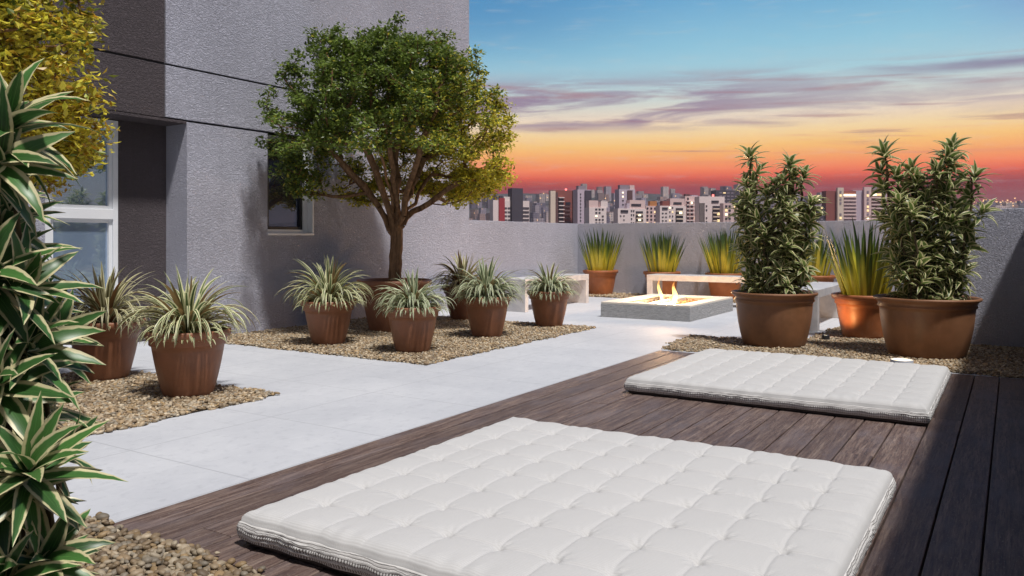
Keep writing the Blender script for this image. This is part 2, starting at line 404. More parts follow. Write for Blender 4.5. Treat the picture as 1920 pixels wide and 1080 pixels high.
# ------------------------------------------------------------------ mesh helpers
def mesh_obj(name, V, F, mats, parent=None, uv=None, col=None, smooth=False, midx=None, loc=None):
    """V (N,3); F an (M,k) int array or a list of such arrays; uv, col per vertex"""
    V = np.asarray(V, dtype=np.float32)
    Fs = [np.asarray(f, dtype=np.int32) for f in (F if isinstance(F, list) else [F])]
    Fs = [f for f in Fs if len(f)]
    me = bpy.data.meshes.new(name)
    me.vertices.add(len(V)); me.vertices.foreach_set('co', V.ravel())
    idx = np.concatenate([f.ravel() for f in Fs])
    tot = np.concatenate([np.full(len(f), f.shape[1], dtype=np.int32) for f in Fs])
    start = np.concatenate([[0], np.cumsum(tot)[:-1]]).astype(np.int32)
    me.loops.add(len(idx)); me.loops.foreach_set('vertex_index', idx)
    me.polygons.add(len(tot)); me.polygons.foreach_set('loop_start', start)
    if midx is not None: me.polygons.foreach_set('material_index', np.asarray(midx, dtype=np.int32))
    if uv is not None:
        l = me.uv_layers.new(name='UVMap'); l.data.foreach_set('uv', np.asarray(uv, dtype=np.float32)[idx].ravel())
    if col is not None:
        a = me.color_attributes.new('Col', 'FLOAT_COLOR', 'POINT')
        c4 = np.ones((len(V), 4), dtype=np.float32); c4[:, :3] = col; a.data.foreach_set('color', c4.ravel())
    me.update(calc_edges=True); me.validate()
    me.polygons.foreach_set('use_smooth', np.full(len(me.polygons), smooth))
    for m in (mats if isinstance(mats, (list, tuple)) else [mats]): me.materials.append(m)
    ob = bpy.data.objects.new(name, me); COL.objects.link(ob)
    if parent is not None: ob.parent = parent
    if loc is not None: ob.location = loc
    return ob

BOXF = np.array([[0, 3, 2, 1], [4, 5, 6, 7], [0, 1, 5, 4], [1, 2, 6, 5], [2, 3, 7, 6], [3, 0, 4, 7]])
def box_arrays(boxes):
    V = []; F = []
    for i, (x0, x1, y0, y1, z0, z1) in enumerate(boxes):
        V += [(x0, y0, z0), (x1, y0, z0), (x1, y1, z0), (x0, y1, z0), (x0, y0, z1), (x1, y0, z1), (x1, y1, z1), (x0, y1, z1)]
        F.append(BOXF + 8 * i)
    return np.array(V, dtype=float), np.concatenate(F)
def boxes(name, bl, mat, parent=None, bevel=0.0, loc=None, col=None):
    V, F = box_arrays(bl)
    ob = mesh_obj(name, V, F, mat, parent, loc=loc, col=col)
    if bevel:
        md = ob.modifiers.new('bevel', 'BEVEL'); md.width = bevel; md.segments = 2; md.limit_method = 'ANGLE'
    return ob

def tag(o, label=None, cat=None, group=None, kind=None):
    if label: o['label'] = label
    if cat: o['category'] = cat
    if group: o['group'] = group
    if kind: o['kind'] = kind
    return o
def thing(name, label, cat, loc=(0, 0, 0), rz=0.0, group=None):
    o = bpy.data.objects.new(name, None); COL.objects.link(o)
    o.location = loc; o.rotation_euler = (0, 0, rz); o.empty_display_size = 0.2
    return tag(o, label, cat, group)

def lathe_arrays(prof, seg=64):
    prof = np.asarray(prof, dtype=float); n = len(prof)
    a = np.linspace(0, 2 * pi, seg, endpoint=False)
    V = np.stack([np.outer(prof[:, 0], np.cos(a)), np.outer(prof[:, 0], np.sin(a)), np.repeat(prof[:, 1][:, None], seg, 1)], -1).reshape(-1, 3)
    i = np.arange(n - 1)[:, None] * seg; j = np.arange(seg)[None, :]; j2 = (j + 1) % seg
    F = np.stack([i + j, i + j2, i + seg + j2, i + seg + j], -1).reshape(-1, 4)
    return V, F

def tubes(edges, sides=7):
    """edges: list of (p0, p1, r0, r1) -> frusta"""
    if not edges: return np.zeros((0, 3)), np.zeros((0, 4), int)
    p0 = np.array([e[0] for e in edges], float); p1 = np.array([e[1] for e in edges], float)
    r0 = np.array([e[2] for e in edges]); r1 = np.array([e[3] for e in edges])
    t = p1 - p0; L = np.linalg.norm(t, axis=1, keepdims=True); t = t / np.maximum(L, 1e-9)
    ref = np.where(np.abs(t[:, 2:3]) > 0.9, np.array([[1.0, 0, 0]]), np.array([[0, 0, 1.0]]))
    s = np.cross(t, ref); s /= np.linalg.norm(s, axis=1, keepdims=True); b = np.cross(t, s)
    a = np.linspace(0, 2 * pi, sides, endpoint=False)
    ring = s[:, None, :] * np.cos(a)[None, :, None] + b[:, None, :] * np.sin(a)[None, :, None]
    A = p0[:, None, :] + ring * r0[:, None, None]; B = p1[:, None, :] + ring * r1[:, None, None]
    V = np.concatenate([A, B], 1).reshape(-1, 3)
    j = np.arange(sides); f = np.stack([j, (j + 1) % sides, (j + 1) % sides + sides, j + sides], -1)
    F = (np.arange(len(edges))[:, None, None] * 2 * sides + f[None]).reshape(-1, 4)
    return V, F

def blades(base, axis, azim, e0, e1, L, W, nseg=7, fold=0.25, curve=1.5, prof='lance', droop=None, cols=None, rg=rng):
    """arching strap leaves. base (n,3), axis (n,3) growth direction, elevations measured from the plane across the axis"""
    n = len(L)
    base = np.asarray(base, float); axis = np.asarray(axis, float)
    axis = axis / np.linalg.norm(axis, axis=1, keepdims=True)
    ref = np.where(np.abs(axis[:, 0:1]) > 0.9, np.array([[0, 1.0, 0]]), np.array([[1.0, 0, 0]]))
    ux = ref - axis * np.sum(ref * axis, 1, keepdims=True); ux /= np.linalg.norm(ux, axis=1, keepdims=True)
    uy = np.cross(axis, ux)
    out = ux * np.cos(azim)[:, None] + uy * np.sin(azim)[:, None]
    side = -ux * np.sin(azim)[:, None] + uy * np.cos(azim)[:, None]
    roll = rg.normal(0, 0.22, n)
    t = np.linspace(0, 1, nseg + 1)
    e = e0[:, None] + (e1 - e0)[:, None] * (t[None, :] ** curve)
    step = L[:, None] / nseg
    tang = out[:, None, :] * np.cos(e)[..., None] + axis[:, None, :] * np.sin(e)[..., None]
    P = np.zeros((n, nseg + 1, 3)); P[:, 0] = base
    mid = 0.5 * (tang[:, 1:] + tang[:, :-1])
    P[:, 1:] = base[:, None, :] + np.cumsum(mid * step[..., None], 1)
    nor = np.cross(tang, np.broadcast_to(side[:, None, :], tang.shape))
    nor *= np.sign(np.sum(nor * axis[:, None, :], -1, keepdims=True) + 1e-6) if False else 1.0
    S = side[:, None, :] * np.cos(roll)[:, None, None] + nor * np.sin(roll)[:, None, None]
    if prof == 'lance': wp = np.sin(pi * np.clip(t, 0, 1) ** 0.62) ** 0.8 * 0.97 + 0.03 * (1 - t) + 0.10 * (1 - t) ** 3
    elif prof == 'strap': wp = np.minimum(1.0, 0.55 + 1.6 * t) * (1 - t ** 3.0) ** 0.9
    else: wp = (0.85 + 0.5 * t - 0.2 * t * t) * (1 - t ** 2.2)
    wp = np.maximum(wp, 0.0); wp[-1] = 0.015
    hw = 0.5 * W[:, None] * wp[None, :]
    Lf = P - S * hw[..., None] + nor * (hw * fold)[..., None]
    Rt = P + S * hw[..., None] + nor * (hw * fold)[..., None]
    V = np.stack([Lf, P, Rt], 2)                            # n, m, 3, 3
    m = nseg + 1
    uv = np.zeros((n, m, 3, 2)); uv[..., 0] = np.array([0, 0.5, 1])[None, None, :]; uv[..., 1] = t[None, :, None]
    k = np.arange(nseg)[:, None] * 3 + np.arange(2)[None, :]
    f = np.stack([k, k + 3, k + 4, k + 1], -1).reshape(-1, 4)
    F = (np.arange(n)[:, None, None] * (m * 3) + f[None]).reshape(-1, 4)
    c = cols if cols is not None else rg.random((n, 3))
    C = np.repeat(c[:, None, :], m * 3, 1).reshape(-1, 3)
    return V.reshape(-1, 3), F, uv.reshape(-1, 2), C

def join(parts):
    Vs, Fs, Us, Cs = [], [], [], []; o = 0
    for V, F, U, C in parts:
        Vs.append(V); Fs.append(F + o); Us.append(U); Cs.append(C); o += len(V)
    return np.concatenate(Vs), np.concatenate(Fs), np.concatenate(Us), np.concatenate(Cs)

# real-world placing aid: the terrace was measured from the photograph once; these turn a bearing and distance into a point
FW = Vector((cos(CAM_AZ), sin(CAM_AZ), 0)); RT = Vector((sin(CAM_AZ), -cos(CAM_AZ), 0))
def ray(px, py, dist):
    return FW * dist + RT * ((px - 960) / 1490 * dist) + Vector((0, 0, CAM_H - (py - 447) / 1490 * dist))


# ================================================================== THE SETTING
YW = 7.5            # facade plane
XB = 14.40          # far parapet
PH = 1.40           # parapet height
deck_x1 = 7.38; deck_y1 = 2.935

# terrace slab, pavement, deck
tag(boxes('terrace_slab', [(-6.0, 14.9, -0.60, 12.0, -0.36, -0.06)], MAT['slab']), kind='structure')
Vf = [(-6, deck_y1 + 0.004, 0), (deck_x1, deck_y1 + 0.004, 0), (deck_x1, -0.2, 0), (14.5, -0.2, 0), (14.5, 8.2, 0), (-6, 8.2, 0)]
Vb = [(x, y, -0.058) for x, y, z in Vf]
fl = mesh_obj('terrace_floor', np.array(Vf + Vb), [np.array([[0, 1, 4, 5], [1, 2, 3, 4]]), np.array([[0, 6, 7, 1], [1, 7, 8, 2]])], MAT['floor'])
tag(fl, kind='structure')
bl = []; cc = []
pitch = 0.1675
y = deck_y1
while y > -0.2:
    x = -5.0
    cuts = sorted(random.uniform(-5, 7) for _ in range(1))
    xs = [-5.0] + cuts + [deck_x1 - 0.003]
    for a, b in zip(xs[:-1], xs[1:]):
        bl.append((a + 0.0015, b - 0.0015, max(y - pitch + 0.0075, -0.165), y, -0.030, 0.002 + random.uniform(-0.0012, 0.0012)))
        cc += [[random.random(), random.random(), random.random()]] * 8
    y -= pitch
dk = boxes('wood_deck', bl, MAT['deck'], bevel=0.0035, col=np.array(cc))
tag(dk, kind='structure')
boxes_sub = tag(boxes('deck_bearers', [(-5, deck_x1 - 0.01, -0.165, deck_y1 - 0.005, -0.058, -0.034)], MAT['soil']), kind='structure')


# ---- the building
bld = thing('apartment_building', 'grey stucco apartment building with umber painted recess beside the terrace', 'building')
XE = 10.58; XC = 5.10; XR = 5.35; YR = 7.86
Z2 = 2.35; Z1 = 2.915; G = 0.022
W2a, W2b, W2s = 6.44, 7.16, 1.135                       # small window opening
ZT = 9.0; S3 = W2s + 3.0
lower = [(XR, W2a, YW, 8.6, -0.05, Z2), (W2a, W2b, YW, 8.6, -0.05, W2s), (W2b, XE, YW, 8.6, -0.05, Z2)]
boxes('facade_wall', lower, MAT['wall'], bld)
boxes('facade_band', [(XC, XE, YW, 8.6, Z2 + G, Z1)], MAT['wall'], bld, 0.004)
W3t = S3 + 1.22
upper = [(XC, W2a, YW, 8.6, Z1 + G, ZT), (W2a, W2b, YW, 8.6, Z1 + G, S3), (W2a, W2b, YW, 8.6, W3t, ZT), (W2b, XE, YW, 8.6, Z1 + G, ZT)]
boxes('upper_wall', upper, MAT['wall'], bld)
boxes('painted_panel', [(-4.0, XC - 0.012, YW, 8.6, Z2 + 0.012, Z1), (-4.0, XC - 0.012, YW, 8.6, Z1 + G, ZT)], MAT['wall_dark'], bld, 0.004)
boxes('wall_core', [(-3.98, XE - 0.02, YW + 0.022, 8.55, Z2 + 0.02, ZT - 0.02)], MAT['groove'], bld)
boxes('building_core', [(-4.0, XE - 0.002, 8.6, 16.0, -30.0, ZT), (-6.0, 14.8, -0.5, 15.9, -30.0, -0.37)], MAT['wall'], bld)
# soffit above the recess and the recessed wall
WX0, WX1 = 4.06, 4.80
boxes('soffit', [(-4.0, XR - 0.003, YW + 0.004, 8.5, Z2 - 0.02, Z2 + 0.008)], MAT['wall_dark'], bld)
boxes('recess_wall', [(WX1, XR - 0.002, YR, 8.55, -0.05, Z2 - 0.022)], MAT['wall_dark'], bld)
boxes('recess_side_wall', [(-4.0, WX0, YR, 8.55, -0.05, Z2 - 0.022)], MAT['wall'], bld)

def window(name, x0, x1, z0, z1, yf, fw, fd, mat_f, mat_g, transom=None, mat_g2=None, recess=0.10):
    fr = []
    ya, yb = yf + recess, yf + recess + fd
    fr += [(x0, x0 + fw, ya, yb, z0, z1), (x1 - fw, x1, ya, yb, z0, z1), (x0 + fw, x1 - fw, ya, yb, z0, z0 + fw), (x0 + fw, x1 - fw, ya, yb, z1 - fw, z1)]
    if transom: fr.append((x0 + fw, x1 - fw, ya - 0.006, yb, transom[0], transom[1]))
    win = boxes(name, fr, mat_f, bld, 0.004)
    zs = [(z0 + fw, transom[0], mat_g2 or mat_g), (transom[1], z1 - fw, mat_g)] if transom else [(z0 + fw, z1 - fw, mat_g)]
    for a, b, mg in zs:
        s = 0.035
        boxes('sash', [(x0 + fw, x0 + fw + s, ya + .02, yb - .02, a, b), (x1 - fw - s, x1 - fw, ya + .02, yb - .02, a, b),
                       (x0 + fw + s, x1 - fw - s, ya + .02, yb - .02, a, a + s), (x0 + fw + s, x1 - fw - s, ya + .02, yb - .02, b - s, b)], mat_f if transom else MAT['gasket'], win, 0.003)
        boxes('pane', [(x0 + fw + s, x1 - fw - s, ya + 0.05, ya + 0.056, a + s, b - s)], mg, win)
    return win

w1 = window('glazed_door', WX0, WX1, 0.02, Z2 - 0.03, YR, 0.055, 0.09, MAT['frame'], MAT['glass_blue'], (1.295, 1.40), MAT['glass_frost'], 0.005)
w2 = window('window', W2a, W2b, W2s, Z2 - 0.0, YW, 0.075, 0.07, MAT['frame'], MAT['glass_dark'], recess=0.085)
boxes('sill', [(W2a + 0.001, W2b + 0.012, YW - 0.012, YW + 0.083, W2s + 0.001, W2s + 0.03)], MAT['frame'], w2, 0.003)
boxes('reveal_lining', [(W2b - 0.012, W2b + 0.012, YW - 0.012, YW + 0.083, W2s + 0.032, Z2 - 0.004)], MAT['frame'], w2, 0.003)
w3 = window('window', W2a, W2b, S3, W3t, YW, 0.055, 0.07, MAT['frame'], MAT['glass_dark'], recess=0.085)
boxes('sill', [(W2a + 0.001, W2b + 0.012, YW - 0.012, YW + 0.083, S3 + 0.001, S3 + 0.03)], MAT['frame'], w3, 0.003)

# ---- parapets, each a thing
tag(boxes('parapet_wall', [(XE + 0.001, XB - 0.001, YW + 0.001, YW + 0.20, -0.05, PH)], MAT['wall'], bevel=0.006), 'long stucco parapet running on from the apartment building corner, lit pinkish', 'parapet')
tag(boxes('parapet_wall', [(XB, XB + 0.2, 0.72, YW + 0.2, -0.05, PH)], MAT['wall'], bevel=0.006), 'far stucco parapet behind the row of sword-leaved pots and fire pit', 'parapet')
XN = 9.40; YN = 0.90; YS = -0.175
Vn = [(XN, YS - 0.2, -0.05), (XN, YN, -0.05), (XB - 0.002, YN, -0.05), (XB - 0.002, YN - 0.17, -0.05), (XN + 0.2, YN - 0.17, -0.05), (XN + 0.2, YS - 0.2, -0.05)]
Vn2 = [(a, b, PH) for a, b, c in Vn]
quad = [[i, i + 6, (i + 1) % 6 + 6, (i + 1) % 6] for i in range(6)]
pw = mesh_obj('parapet_wall', np.array(Vn + Vn2), [np.array(quad), np.array([[6, 11, 10, 7], [7, 10, 9, 8], [0, 1, 4, 5], [1, 2, 3, 4]])], MAT['wall'])
md = pw.modifiers.new('bevel', 'BEVEL'); md.width = 0.006; md.segments = 2; md.limit_method = 'ANGLE'
tag(pw, 'near stucco parapet behind the widest brown pot, crossed by a slanting shadow edge', 'parapet')
tag(boxes('parapet_wall', [(-5.0, XN - 0.001, YS - 0.2, YS, -0.05, PH)], MAT['wall'], bevel=0.006), 'stucco parapet along the open side of the wood deck, shading its boards', 'parapet')


# ================================================================== GRAVEL BEDS
def ico(sub):
    bm = bmesh.new(); bmesh.ops.create_icosphere(bm, subdivisions=sub, radius=1.0)
    V = np.array([v.co[:] for v in bm.verts]); F = np.array([[v.index for v in f.verts] for f in bm.faces]); bm.free()
    return V, F
ICO = {1: ico(1), 2: ico(2)}
PEB = np.array([(0.33, 0.24, 0.145), (0.40, 0.31, 0.20), (0.24, 0.175, 0.105), (0.45, 0.37, 0.26), (0.20, 0.145, 0.09), (0.36, 0.25, 0.13), (0.29, 0.25, 0.19), (0.50, 0.42, 0.30)])

def inside(poly, P):
    x, y = P[:, 0], P[:, 1]; c = np.zeros(len(P), bool); n = len(poly)
    for i in range(n):
        x1, y1 = poly[i]; x2, y2 = poly[(i + 1) % n]
        k = ((y1 > y) != (y2 > y)) & (x < (x2 - x1) * (y - y1) / (y2 - y1 + 1e-12) + x1)
        c ^= k
    return c

def gravel(name, label, poly, size, sub, layers=2.2, zl=0.0, tint=1.0, holes=()):
    poly = np.array(poly, float)
    lo, hi = poly.min(0), poly.max(0)
    nx = max(2, int((hi[0] - lo[0]) / (size * 0.78))); ny = max(2, int((hi[1] - lo[1]) / (size * 0.78)))
    P = []
    for L in range(2):
        g = np.stack(np.meshgrid(np.linspace(lo[0], hi[0], nx), np.linspace(lo[1], hi[1], ny)), -1).reshape(-1, 2)
        g = g + rng.normal(0, size * 0.30, g.shape)
        e = g + rng.normal(0, size * 0.5, g.shape) + 0.02 * np.sin(g[:, ::-1] * 9.0 + 1.7) + 0.012 * np.sin(g[:, ::-1] * 23.0) + (rng.random((len(g), 1)) < 0.004) * rng.normal(0, 0.10, g.shape)
        g = g[inside(poly, e)]
        if L == 1: g = g[rng.random(len(g)) < 0.55]
        z = np.full(len(g), zl + size * (0.22 if L == 0 else 0.62)) + rng.normal(0, size * 0.10, len(g))
        P.append(np.column_stack([g, z]))
    P = np.concatenate(P)
    for (hx, hy, hr) in holes:
        P = P[(P[:, 0] - hx) ** 2 + (P[:, 1] - hy) ** 2 > hr * hr]
    n = len(P); TV, TF = ICO[sub]
    s = size * 0.5 * np.exp(rng.normal(0, 0.18, (n, 1))) * np.column_stack([rng.uniform(1.0, 1.35, n), rng.uniform(0.75, 1.0, n), rng.uniform(0.5, 0.75, n)])
    a = rng.uniform(0, 2 * pi, n); ti = rng.normal(0, 0.35, n)
    V = TV[None] * s[:, None, :]
    if sub > 1: V = V * (1 + 0.10 * np.sin(TV[None, :, 0:1] * 3.1 + rng.uniform(0, 6, (n, 1, 1))) + 0.06 * np.sin(TV[None, :, 1:2] * 4.3 + rng.uniform(0, 6, (n, 1, 1))))
    ct, st = np.cos(ti)[:, None], np.sin(ti)[:, None]
    V = np.stack([V[..., 0] * ct - V[..., 2] * st, V[..., 1], V[..., 0] * st + V[..., 2] * ct], -1)
    ca, sa = np.cos(a)[:, None], np.sin(a)[:, None]
    V = np.stack([V[..., 0] * ca - V[..., 1] * sa, V[..., 0] * sa + V[..., 1] * ca, V[..., 2]], -1) + P[:, None, :]
    F = (np.arange(n)[:, None, None] * len(TV) + TF[None]).reshape(-1, 3)
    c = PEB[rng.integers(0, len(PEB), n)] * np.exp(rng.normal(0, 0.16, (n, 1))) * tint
    C = np.repeat(c[:, None, :], len(TV), 1).reshape(-1, 3)
    V = V.reshape(-1, 3)
    # dark bedding sheet under the stones
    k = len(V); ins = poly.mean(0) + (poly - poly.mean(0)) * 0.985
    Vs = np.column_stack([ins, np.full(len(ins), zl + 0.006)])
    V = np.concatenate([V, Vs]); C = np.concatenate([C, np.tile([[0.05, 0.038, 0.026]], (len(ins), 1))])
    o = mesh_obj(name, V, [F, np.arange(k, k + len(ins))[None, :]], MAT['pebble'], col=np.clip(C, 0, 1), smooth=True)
    tag(o, label, 'gravel', kind='stuff')
    return o

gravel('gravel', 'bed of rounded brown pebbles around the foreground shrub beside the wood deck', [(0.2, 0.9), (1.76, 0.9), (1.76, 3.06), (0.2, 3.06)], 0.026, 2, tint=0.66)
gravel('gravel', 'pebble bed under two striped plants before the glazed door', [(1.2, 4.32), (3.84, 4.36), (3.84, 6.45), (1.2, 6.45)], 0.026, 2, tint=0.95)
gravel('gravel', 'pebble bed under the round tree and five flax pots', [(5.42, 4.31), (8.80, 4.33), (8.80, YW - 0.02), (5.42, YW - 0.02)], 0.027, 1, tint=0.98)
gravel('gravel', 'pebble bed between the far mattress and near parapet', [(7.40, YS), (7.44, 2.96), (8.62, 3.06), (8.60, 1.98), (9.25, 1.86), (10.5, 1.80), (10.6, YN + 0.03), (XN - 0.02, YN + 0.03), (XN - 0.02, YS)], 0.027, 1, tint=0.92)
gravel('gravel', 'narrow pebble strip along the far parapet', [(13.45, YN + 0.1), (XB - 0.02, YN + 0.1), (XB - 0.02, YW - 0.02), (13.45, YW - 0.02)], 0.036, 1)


# ================================================================== POTS
def pot_profile(R, r, h, style):
    rim = 0.055 * h / 0.45
    pr = [(0.001, 0.0), (r * 0.96, 0.0), (r, 0.006)]
    zs = np.linspace(0.03, h - rim * 1.9, 9)
    for z in zs:
        k = z / h
        bul = {'urn': 0.07, 'tub': 0.12, 'plain': 0.05}[style] * sin(pi * min(1, k * 1.02)) * (R - r)
        pr.append((r + (R * 0.895 - r) * k ** {'urn': 0.97, 'tub': 0.85, 'plain': 0.95}[style] + bul, z))
    Rb = pr[-1][0]
    if style == 'tub':
        pr += [(Rb + 0.004, h - rim * 1.45), (Rb + 0.016, h - rim * 1.40), (Rb + 0.020, h - rim * 1.25), (Rb + 0.016, h - rim * 1.10), (Rb + 0.010, h - rim * 0.95),
               (R * 0.945, h - rim * 0.55), (R * 0.985, h - rim * 0.42), (R, h - rim * 0.24), (R * 0.992, h - rim * 0.06), (R * 0.97, h), (R * 0.935, h - 0.004),
               (R * 0.915, h - rim * 0.35), (R * 0.90, h - rim * 1.2), (R * 0.87, h - rim * 1.6)]
        return pr
    pr += [(Rb + 0.012, h - rim * 1.85), (Rb + 0.017, h - rim * 1.75), (Rb + 0.015, h - rim * 1.1), (R * 0.965, h - rim * 0.95),
           (R * 0.99, h - rim * 0.72), (R, h - rim * 0.40), (R * 0.995, h - rim * 0.12), (R * 0.975, h), (R * 0.93, h - 0.004),
           (R * 0.905, h - rim * 0.35), (R * 0.895, h - rim * 1.2), (R * 0.87, h - rim * 1.6)]
    return pr

def pot(parent, R, r, h, mat, style='urn'):
    V, F = lathe_arrays(pot_profile(R, r, h, style), 72)
    p = mesh_obj('pot', V, F, MAT[mat], parent, smooth=True)
    zs = h - 0.075 * h / 0.45
    rr = np.array([0.001, 0.3, 0.6, 0.9, 0.955]) * R * 0.905; 
    V, F = lathe_arrays([(a, zs + 0.012 * (1 - (a / R) ** 2)) for a in rr], 36)
    V[:, 2] += rng.normal(0, 0.004, len(V))
    mesh_obj('soil', V, F[:, ::-1], MAT['soil'], p, smooth=True)
    return zs

def flax(parent, R, zs, kind, seed, S=1.0):
    rg = np.random.default_rng(seed)
    parts = []
    def ring(n, r0, r1, e0a, e0b, e1a, e1b, La, Lb, Wa, Wb, curve, lift=0.0, fold=0.35):
        az = (np.arange(n) * 2.39996 + rg.normal(0, 0.25, n)) 
        rad = rg.uniform(r0, r1, n) * R
        base = np.column_stack([rad * np.cos(az), rad * np.sin(az), zs - 0.01 + lift * rg.uniform(0.3, 1.0, n)])
        e0 = np.radians(rg.uniform(e0a, e0b, n)); e1 = np.radians(rg.uniform(e1a, e1b, n))
        L = rg.uniform(La, Lb, n) * S; W = rg.uniform(Wa, Wb, n) * S
        ax = np.tile([[0.0, 0, 1]], (n, 1)) + rg.normal(0, 0.05, (n, 3))
        parts.append(blades(base, ax, az, e0, e1, L, W, 12, fold, curve, 'strap', rg=rg))
    if kind == 'open':
        ring(11, 0.0, 0.10, 78, 89, 60, 84, 0.40, 0.52, 0.038, 0.052, 1.5, 0.06)
        ring(28, 0.04, 0.20, 64, 82, -25, 25, 0.46, 0.60, 0.030, 0.040, 1.5, 0.07)
        ring(54, 0.06, 0.32, 58, 80, -88, -62, 0.46, 0.62, 0.023, 0.034, 1.25, 0.08)
        ring(74, 0.18, 0.55, 52, 78, -89, -66, 0.30, 0.44, 0.018, 0.027, 1.2, 0.05)
        ring(110, 0.40, 0.84, 40, 76, -75, -30, 0.12, 0.22, 0.011, 0.019, 1.1, 0.02)
    else:
        ring(15, 0.0, 0.12, 74, 88, 46, 76, 0.36, 0.47, 0.032, 0.044, 1.5, 0.08)
        ring(40, 0.04, 0.28, 60, 80, -60, 5, 0.37, 0.48, 0.024, 0.033, 1.4, 0.10)
        ring(115, 0.10, 0.50, 54, 78, -89, -68, 0.31, 0.43, 0.019, 0.028, 1.25, 0.10)
        ring(190, 0.26, 0.84, 42, 76, -88, -55, 0.16, 0.27, 0.014, 0.022, 1.15, 0.04)
    return join(parts)

def flax_pot(label, xy, R, r, h, kind, mat, seed, S=1.0, potmat='terracotta', rz=0.0):
    t = thing('potted_flax', label, 'potted plant', (xy[0], xy[1], 0.012), rz, 'terracotta pots of striped flax')
    zs = pot(t, R, r, h, potmat)
    V, F, U, C = flax(t, R, zs, kind, seed, S)
    mesh_obj('foliage', V, F, MAT[mat], t, uv=U, col=C, smooth=True)
    return t

def behind(x, y, r):       # centre of a round foot whose nearest edge is at x, y
    d_ = Vector((x, y, 0)).normalized(); return (x + d_.x * r, y + d_.y * r)

flax_pot('large striped flax arching over its terracotta pot at the nearest pebble bed corner', behind(3.40, 4.75, 0.165), 0.285, 0.165, 0.455, 'open', 'flax', 11, 1.0)
flax_pot('bronze tinted flax in a terracotta pot closest to the glazed door', behind(3.46, 5.84, 0.165), 0.29, 0.165, 0.455, 'open', 'flax_warm', 12, 0.97)
flax_pot('tall loose flax with long cream edges left of the round tree pot', behind(5.83, 5.88, 0.16), 0.285, 0.16, 0.45, 'open', 'flax', 13, 1.05)
flax_pot('short silvery flax mound in front of the round tree pot', behind(5.85, 4.80, 0.16), 0.275, 0.16, 0.44, 'dense', 'flax_dense', 14, 0.94)
flax_pot('dim flax half hidden behind another flax pot next to the stuccoed parapet', behind(8.60, 6.20, 0.16), 0.285, 0.16, 0.45, 'open', 'flax_warm', 15, 1.08)
flax_pot('silvery flax with a tall centre tuft, in front of the half hidden one', behind(7.19, 4.86, 0.16), 0.275, 0.16, 0.45, 'dense', 'flax_dense', 16, 1.12)
flax_pot('smallest silvery flax, its pot standing before the stone bench end', behind(8.46, 4.80, 0.16), 0.275, 0.16, 0.44, 'dense', 'flax_dense', 17, 0.98)


def sword_pot(label, xy, seed, R=0.345, r=0.225, h=0.475, S=1.0):
    rg = np.random.default_rng(seed)
    t = thing('potted_sword_plant', label, 'potted plant', (xy[0], xy[1], 0.012), 0, 'clay pots of upright sword-leaved plants')
    zs = pot(t, R, r, h, 'clay', 'plain')
    n = 88
    az = np.arange(n) * 2.39996 + rg.normal(0, 0.3, n)
    k = np.sqrt((np.arange(n) + 0.5) / n)
    rad = 0.66 * R * k
    base = np.column_stack([rad * np.cos(az), rad * np.sin(az), np.full(n, zs - 0.01)])
    e0 = np.radians(88 - 17 * k + rg.normal(0, 2.5, n)); e1 = e0 - np.radians(rg.uniform(-2, 7, n))
    L = rg.uniform(0.72, 1.02, n) * S * (1 - 0.14 * k); W = rg.uniform(0.042, 0.074, n)
    cols = rg.random((n, 3)); cols[:, 1] *= (1.15 - 0.35 * k)
    V, F, U, C = blades(base, np.tile([[0, 0, 1.0]], (n, 1)), az, e0, e1, L, W, 6, 0.35, 1.4, 'sword', cols=cols, rg=rg)
    mesh_obj('foliage', V, F, MAT['sword'], t, uv=U, col=C, smooth=True)
    return t
def row(px, X=13.98):
    tt = (px - 960) / 1490; a = FW + RT * tt; dd = X / a.x
    return (X, a.y * dd)
sword_pot('upright sword plant in an orange pot beyond the outer end of a stone bench', row(1126), 21)
sword_pot('upright sword plant directly behind the fire pit flame', row(1241), 22, S=0.95)
sword_pot('upright sword plant behind the middle of the back stone bench', row(1359), 23, S=1.02)
sword_pot('upright sword plant mostly hidden behind the narrower cream-edged bush', row(1526), 24, S=0.98)
sword_pot('large upright sword plant squeezed beside the widest brown pot', behind(9.30, 1.36, 0.22), 25, S=0.98)


# ================================================================== CREAM-EDGED SHRUBS
def rosette(center, axis, n, L, W, rg, spread=1.0, bend=(10, 50)):
    k = (np.arange(n) + 0.5) / n
    az = np.arange(n) * 2.39996 + rg.uniform(0, 6)
    e0 = np.radians(80 - 88 * k ** 0.85 * spread + rg.normal(0, 7, n)); e1 = e0 - np.radians(rg.uniform(bend[0], bend[1], n))
    Ls = L * (0.62 + 0.5 * np.sin(pi * (0.2 + 0.65 * k))) * rg.uniform(0.85, 1.1, n); Ws = W * rg.uniform(0.8, 1.1, n)
    ax = np.tile(np.asarray(axis, float)[None], (n, 1))
    base = np.asarray(center, float)[None] - ax * (k * L * 0.42)[:, None]
    return blades(base, ax, az, e0, e1, Ls, Ws, 6, 0.30, 1.2, 'lance', rg=rg)

